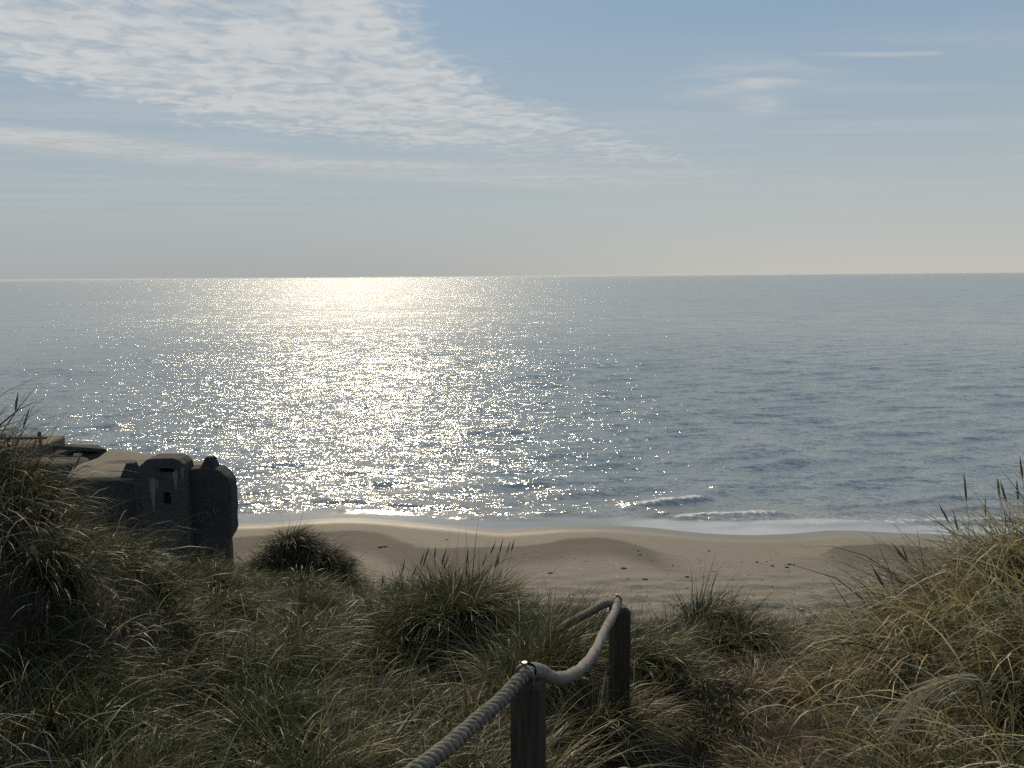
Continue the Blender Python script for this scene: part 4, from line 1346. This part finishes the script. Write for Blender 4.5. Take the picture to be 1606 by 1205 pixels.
twig([gz(-1.62, 2.75, 0.02), gz(-1.64, 2.78, 0.12), gz(-1.67, 2.80, 0.23)], 0.006, "pale upright dead stick at the foot of the left bank")
twig([gz(-1.60, 2.60, 0.0), gz(-1.61, 2.62, 0.07), gz(-1.63, 2.63, 0.12)], 0.008, "short pale stub of dead stem low at the left")
twig([gz(-1.36, 2.58, 0.02), gz(-1.38, 2.60, 0.08), gz(-1.42, 2.63, 0.17)], 0.005, "thin forked bleached stick among brown litter lower left")

WEED = [(8.35, 32.39, .16, "dark seaweed scrap lying alone on the smooth lit sand nearest the white swash"), (5.25, 31.89, .13, "small seaweed scrap at the edge of the dark sand patch"),
        (5.26, 31.42, .16, "seaweed scrap just below the one on the dark sand edge"), (4.38, 29.88, .30, "long flat seaweed streak below the central dark sand patch"),
        (5.0, 28.64, .24, "dark seaweed lump nearest the dune grass in mid beach"), (6.65, 28.87, .22, "thin seaweed strand in the middle of the dry beach"),
        (9.89, 30.71, .17, "seaweed scrap at the left end of the right hand group"), (10.39, 30.25, .24, "seaweed clump in the middle of the right hand group"),
        (11.15, 30.38, .34, "largest seaweed clump at the right end of its group"), (10.87, 30.03, .22, "seaweed strand just below the largest clump"),
        (13.13, 31.25, .13, "lone seaweed speck where the right dark sand begins"), (6.38, 30.19, .12, "tiny seaweed speck on bare sand between the dark patches"),
        (17.61, 32.27, .2, "seaweed scrap on pale sand beside the right grass bank"), (-5.63, 32.63, .45, "long dark seaweed line at the tip of the left dark patch"),
        (-2.99, 34.13, .14, "seaweed speck on lit sand near the water left of centre"), (1.41, 29.39, .3, "faint seaweed streak on dry sand above the rope fence"),
        (10.3, 30.75, .12, "tiny seaweed speck above the middle clump of the right group")]
for i, (x, y, s_, lb) in enumerate(WEED):
    s_ *= 0.55
    bm = bmesh.new()
    rr = random.Random(i)
    for k in range(5):
        mt = Matrix.Translation((rr.uniform(-.5, .5) * s_, rr.uniform(-.25, .25) * s_, 0.02)) @ Matrix.Rotation(rr.uniform(-.6, .6), 4, 'Z') @ Matrix.Diagonal((s_ * rr.uniform(.25, .6), s_ * rr.uniform(.12, .25), 0.012 + 0.07 * s_ * rr.random(), 1))
        bmesh.ops.create_icosphere(bm, subdivisions=1, radius=1.0, matrix=mt)
    for v in bm.verts:
        v.co += Vector((rr.uniform(-1, 1), rr.uniform(-1, 1), rr.uniform(-.5, .5))) * 0.10 * s_
    me = bpy.data.meshes.new("seaweed_clump"); bm.to_mesh(me); bm.free()
    o = link("seaweed_clump", me, m_weed, None, (x, y, float(beach_z(np.array([x]), np.array([y]))[0])))
    tag(o, lb, "seaweed", "seaweed scraps on the beach")


# shell grit and specks of drift strewn over the upper beach
def grit(name, label, n_, mat, lo, hi):
    x = rng.normal(11.0, 7.0, n_); y = 23.0 + 8.5 * rng.random(n_) ** 1.4
    y = y + 0.6 * np.sin(x * 0.7)
    z = beach_z(x, y)
    oct_ = np.array([(1, 0, 0), (0, 1, 0), (-1, 0, 0), (0, -1, 0), (0, 0, 0.5), (0, 0, -0.3)])
    f_ = np.array([(0, 1, 4), (1, 2, 4), (2, 3, 4), (3, 0, 4)])
    sz = rng.uniform(lo, hi, (n_, 1, 1)) * np.array([1.6, 0.8, 0.6]) * rng.uniform(0.6, 1.4, (n_, 1, 3))
    v = (oct_[None] * sz + np.stack([x, y, z], 1)[:, None]).reshape(-1, 3)
    q = (f_[None] + (np.arange(n_) * 6)[:, None, None]).reshape(-1, 3)
    tag(link(name, np_mesh(name, v, [q], False), mat), label, "beach litter", kind='stuff')


grit("shell_grit", "pale shell fragments strewn over the upper beach", 1100, m_shell, 0.018, 0.05)
grit("drift_litter", "dark drift specks strewn over the upper beach", 260, m_weed, 0.02, 0.055)


# ------------------------------------------------------------------ sea air
m_haze, n, out = new_mat("sea_air")
vol = n.n('ShaderNodeVolumePrincipled')
vol.inputs['Color'].default_value = (0.88, 0.92, 0.98, 1)
vol.inputs['Density'].default_value = 4.0e-5
vol.inputs['Anisotropy'].default_value = 0.35
m_haze.node_tree.links.new(vol.outputs[0], out.inputs['Volume'])
hz_ = bm_obj("haze", box_bm(-29000, 29000, -300, 29000, -3.0, 13.6), m_haze, None)
tag(hz_, kind='stuff')
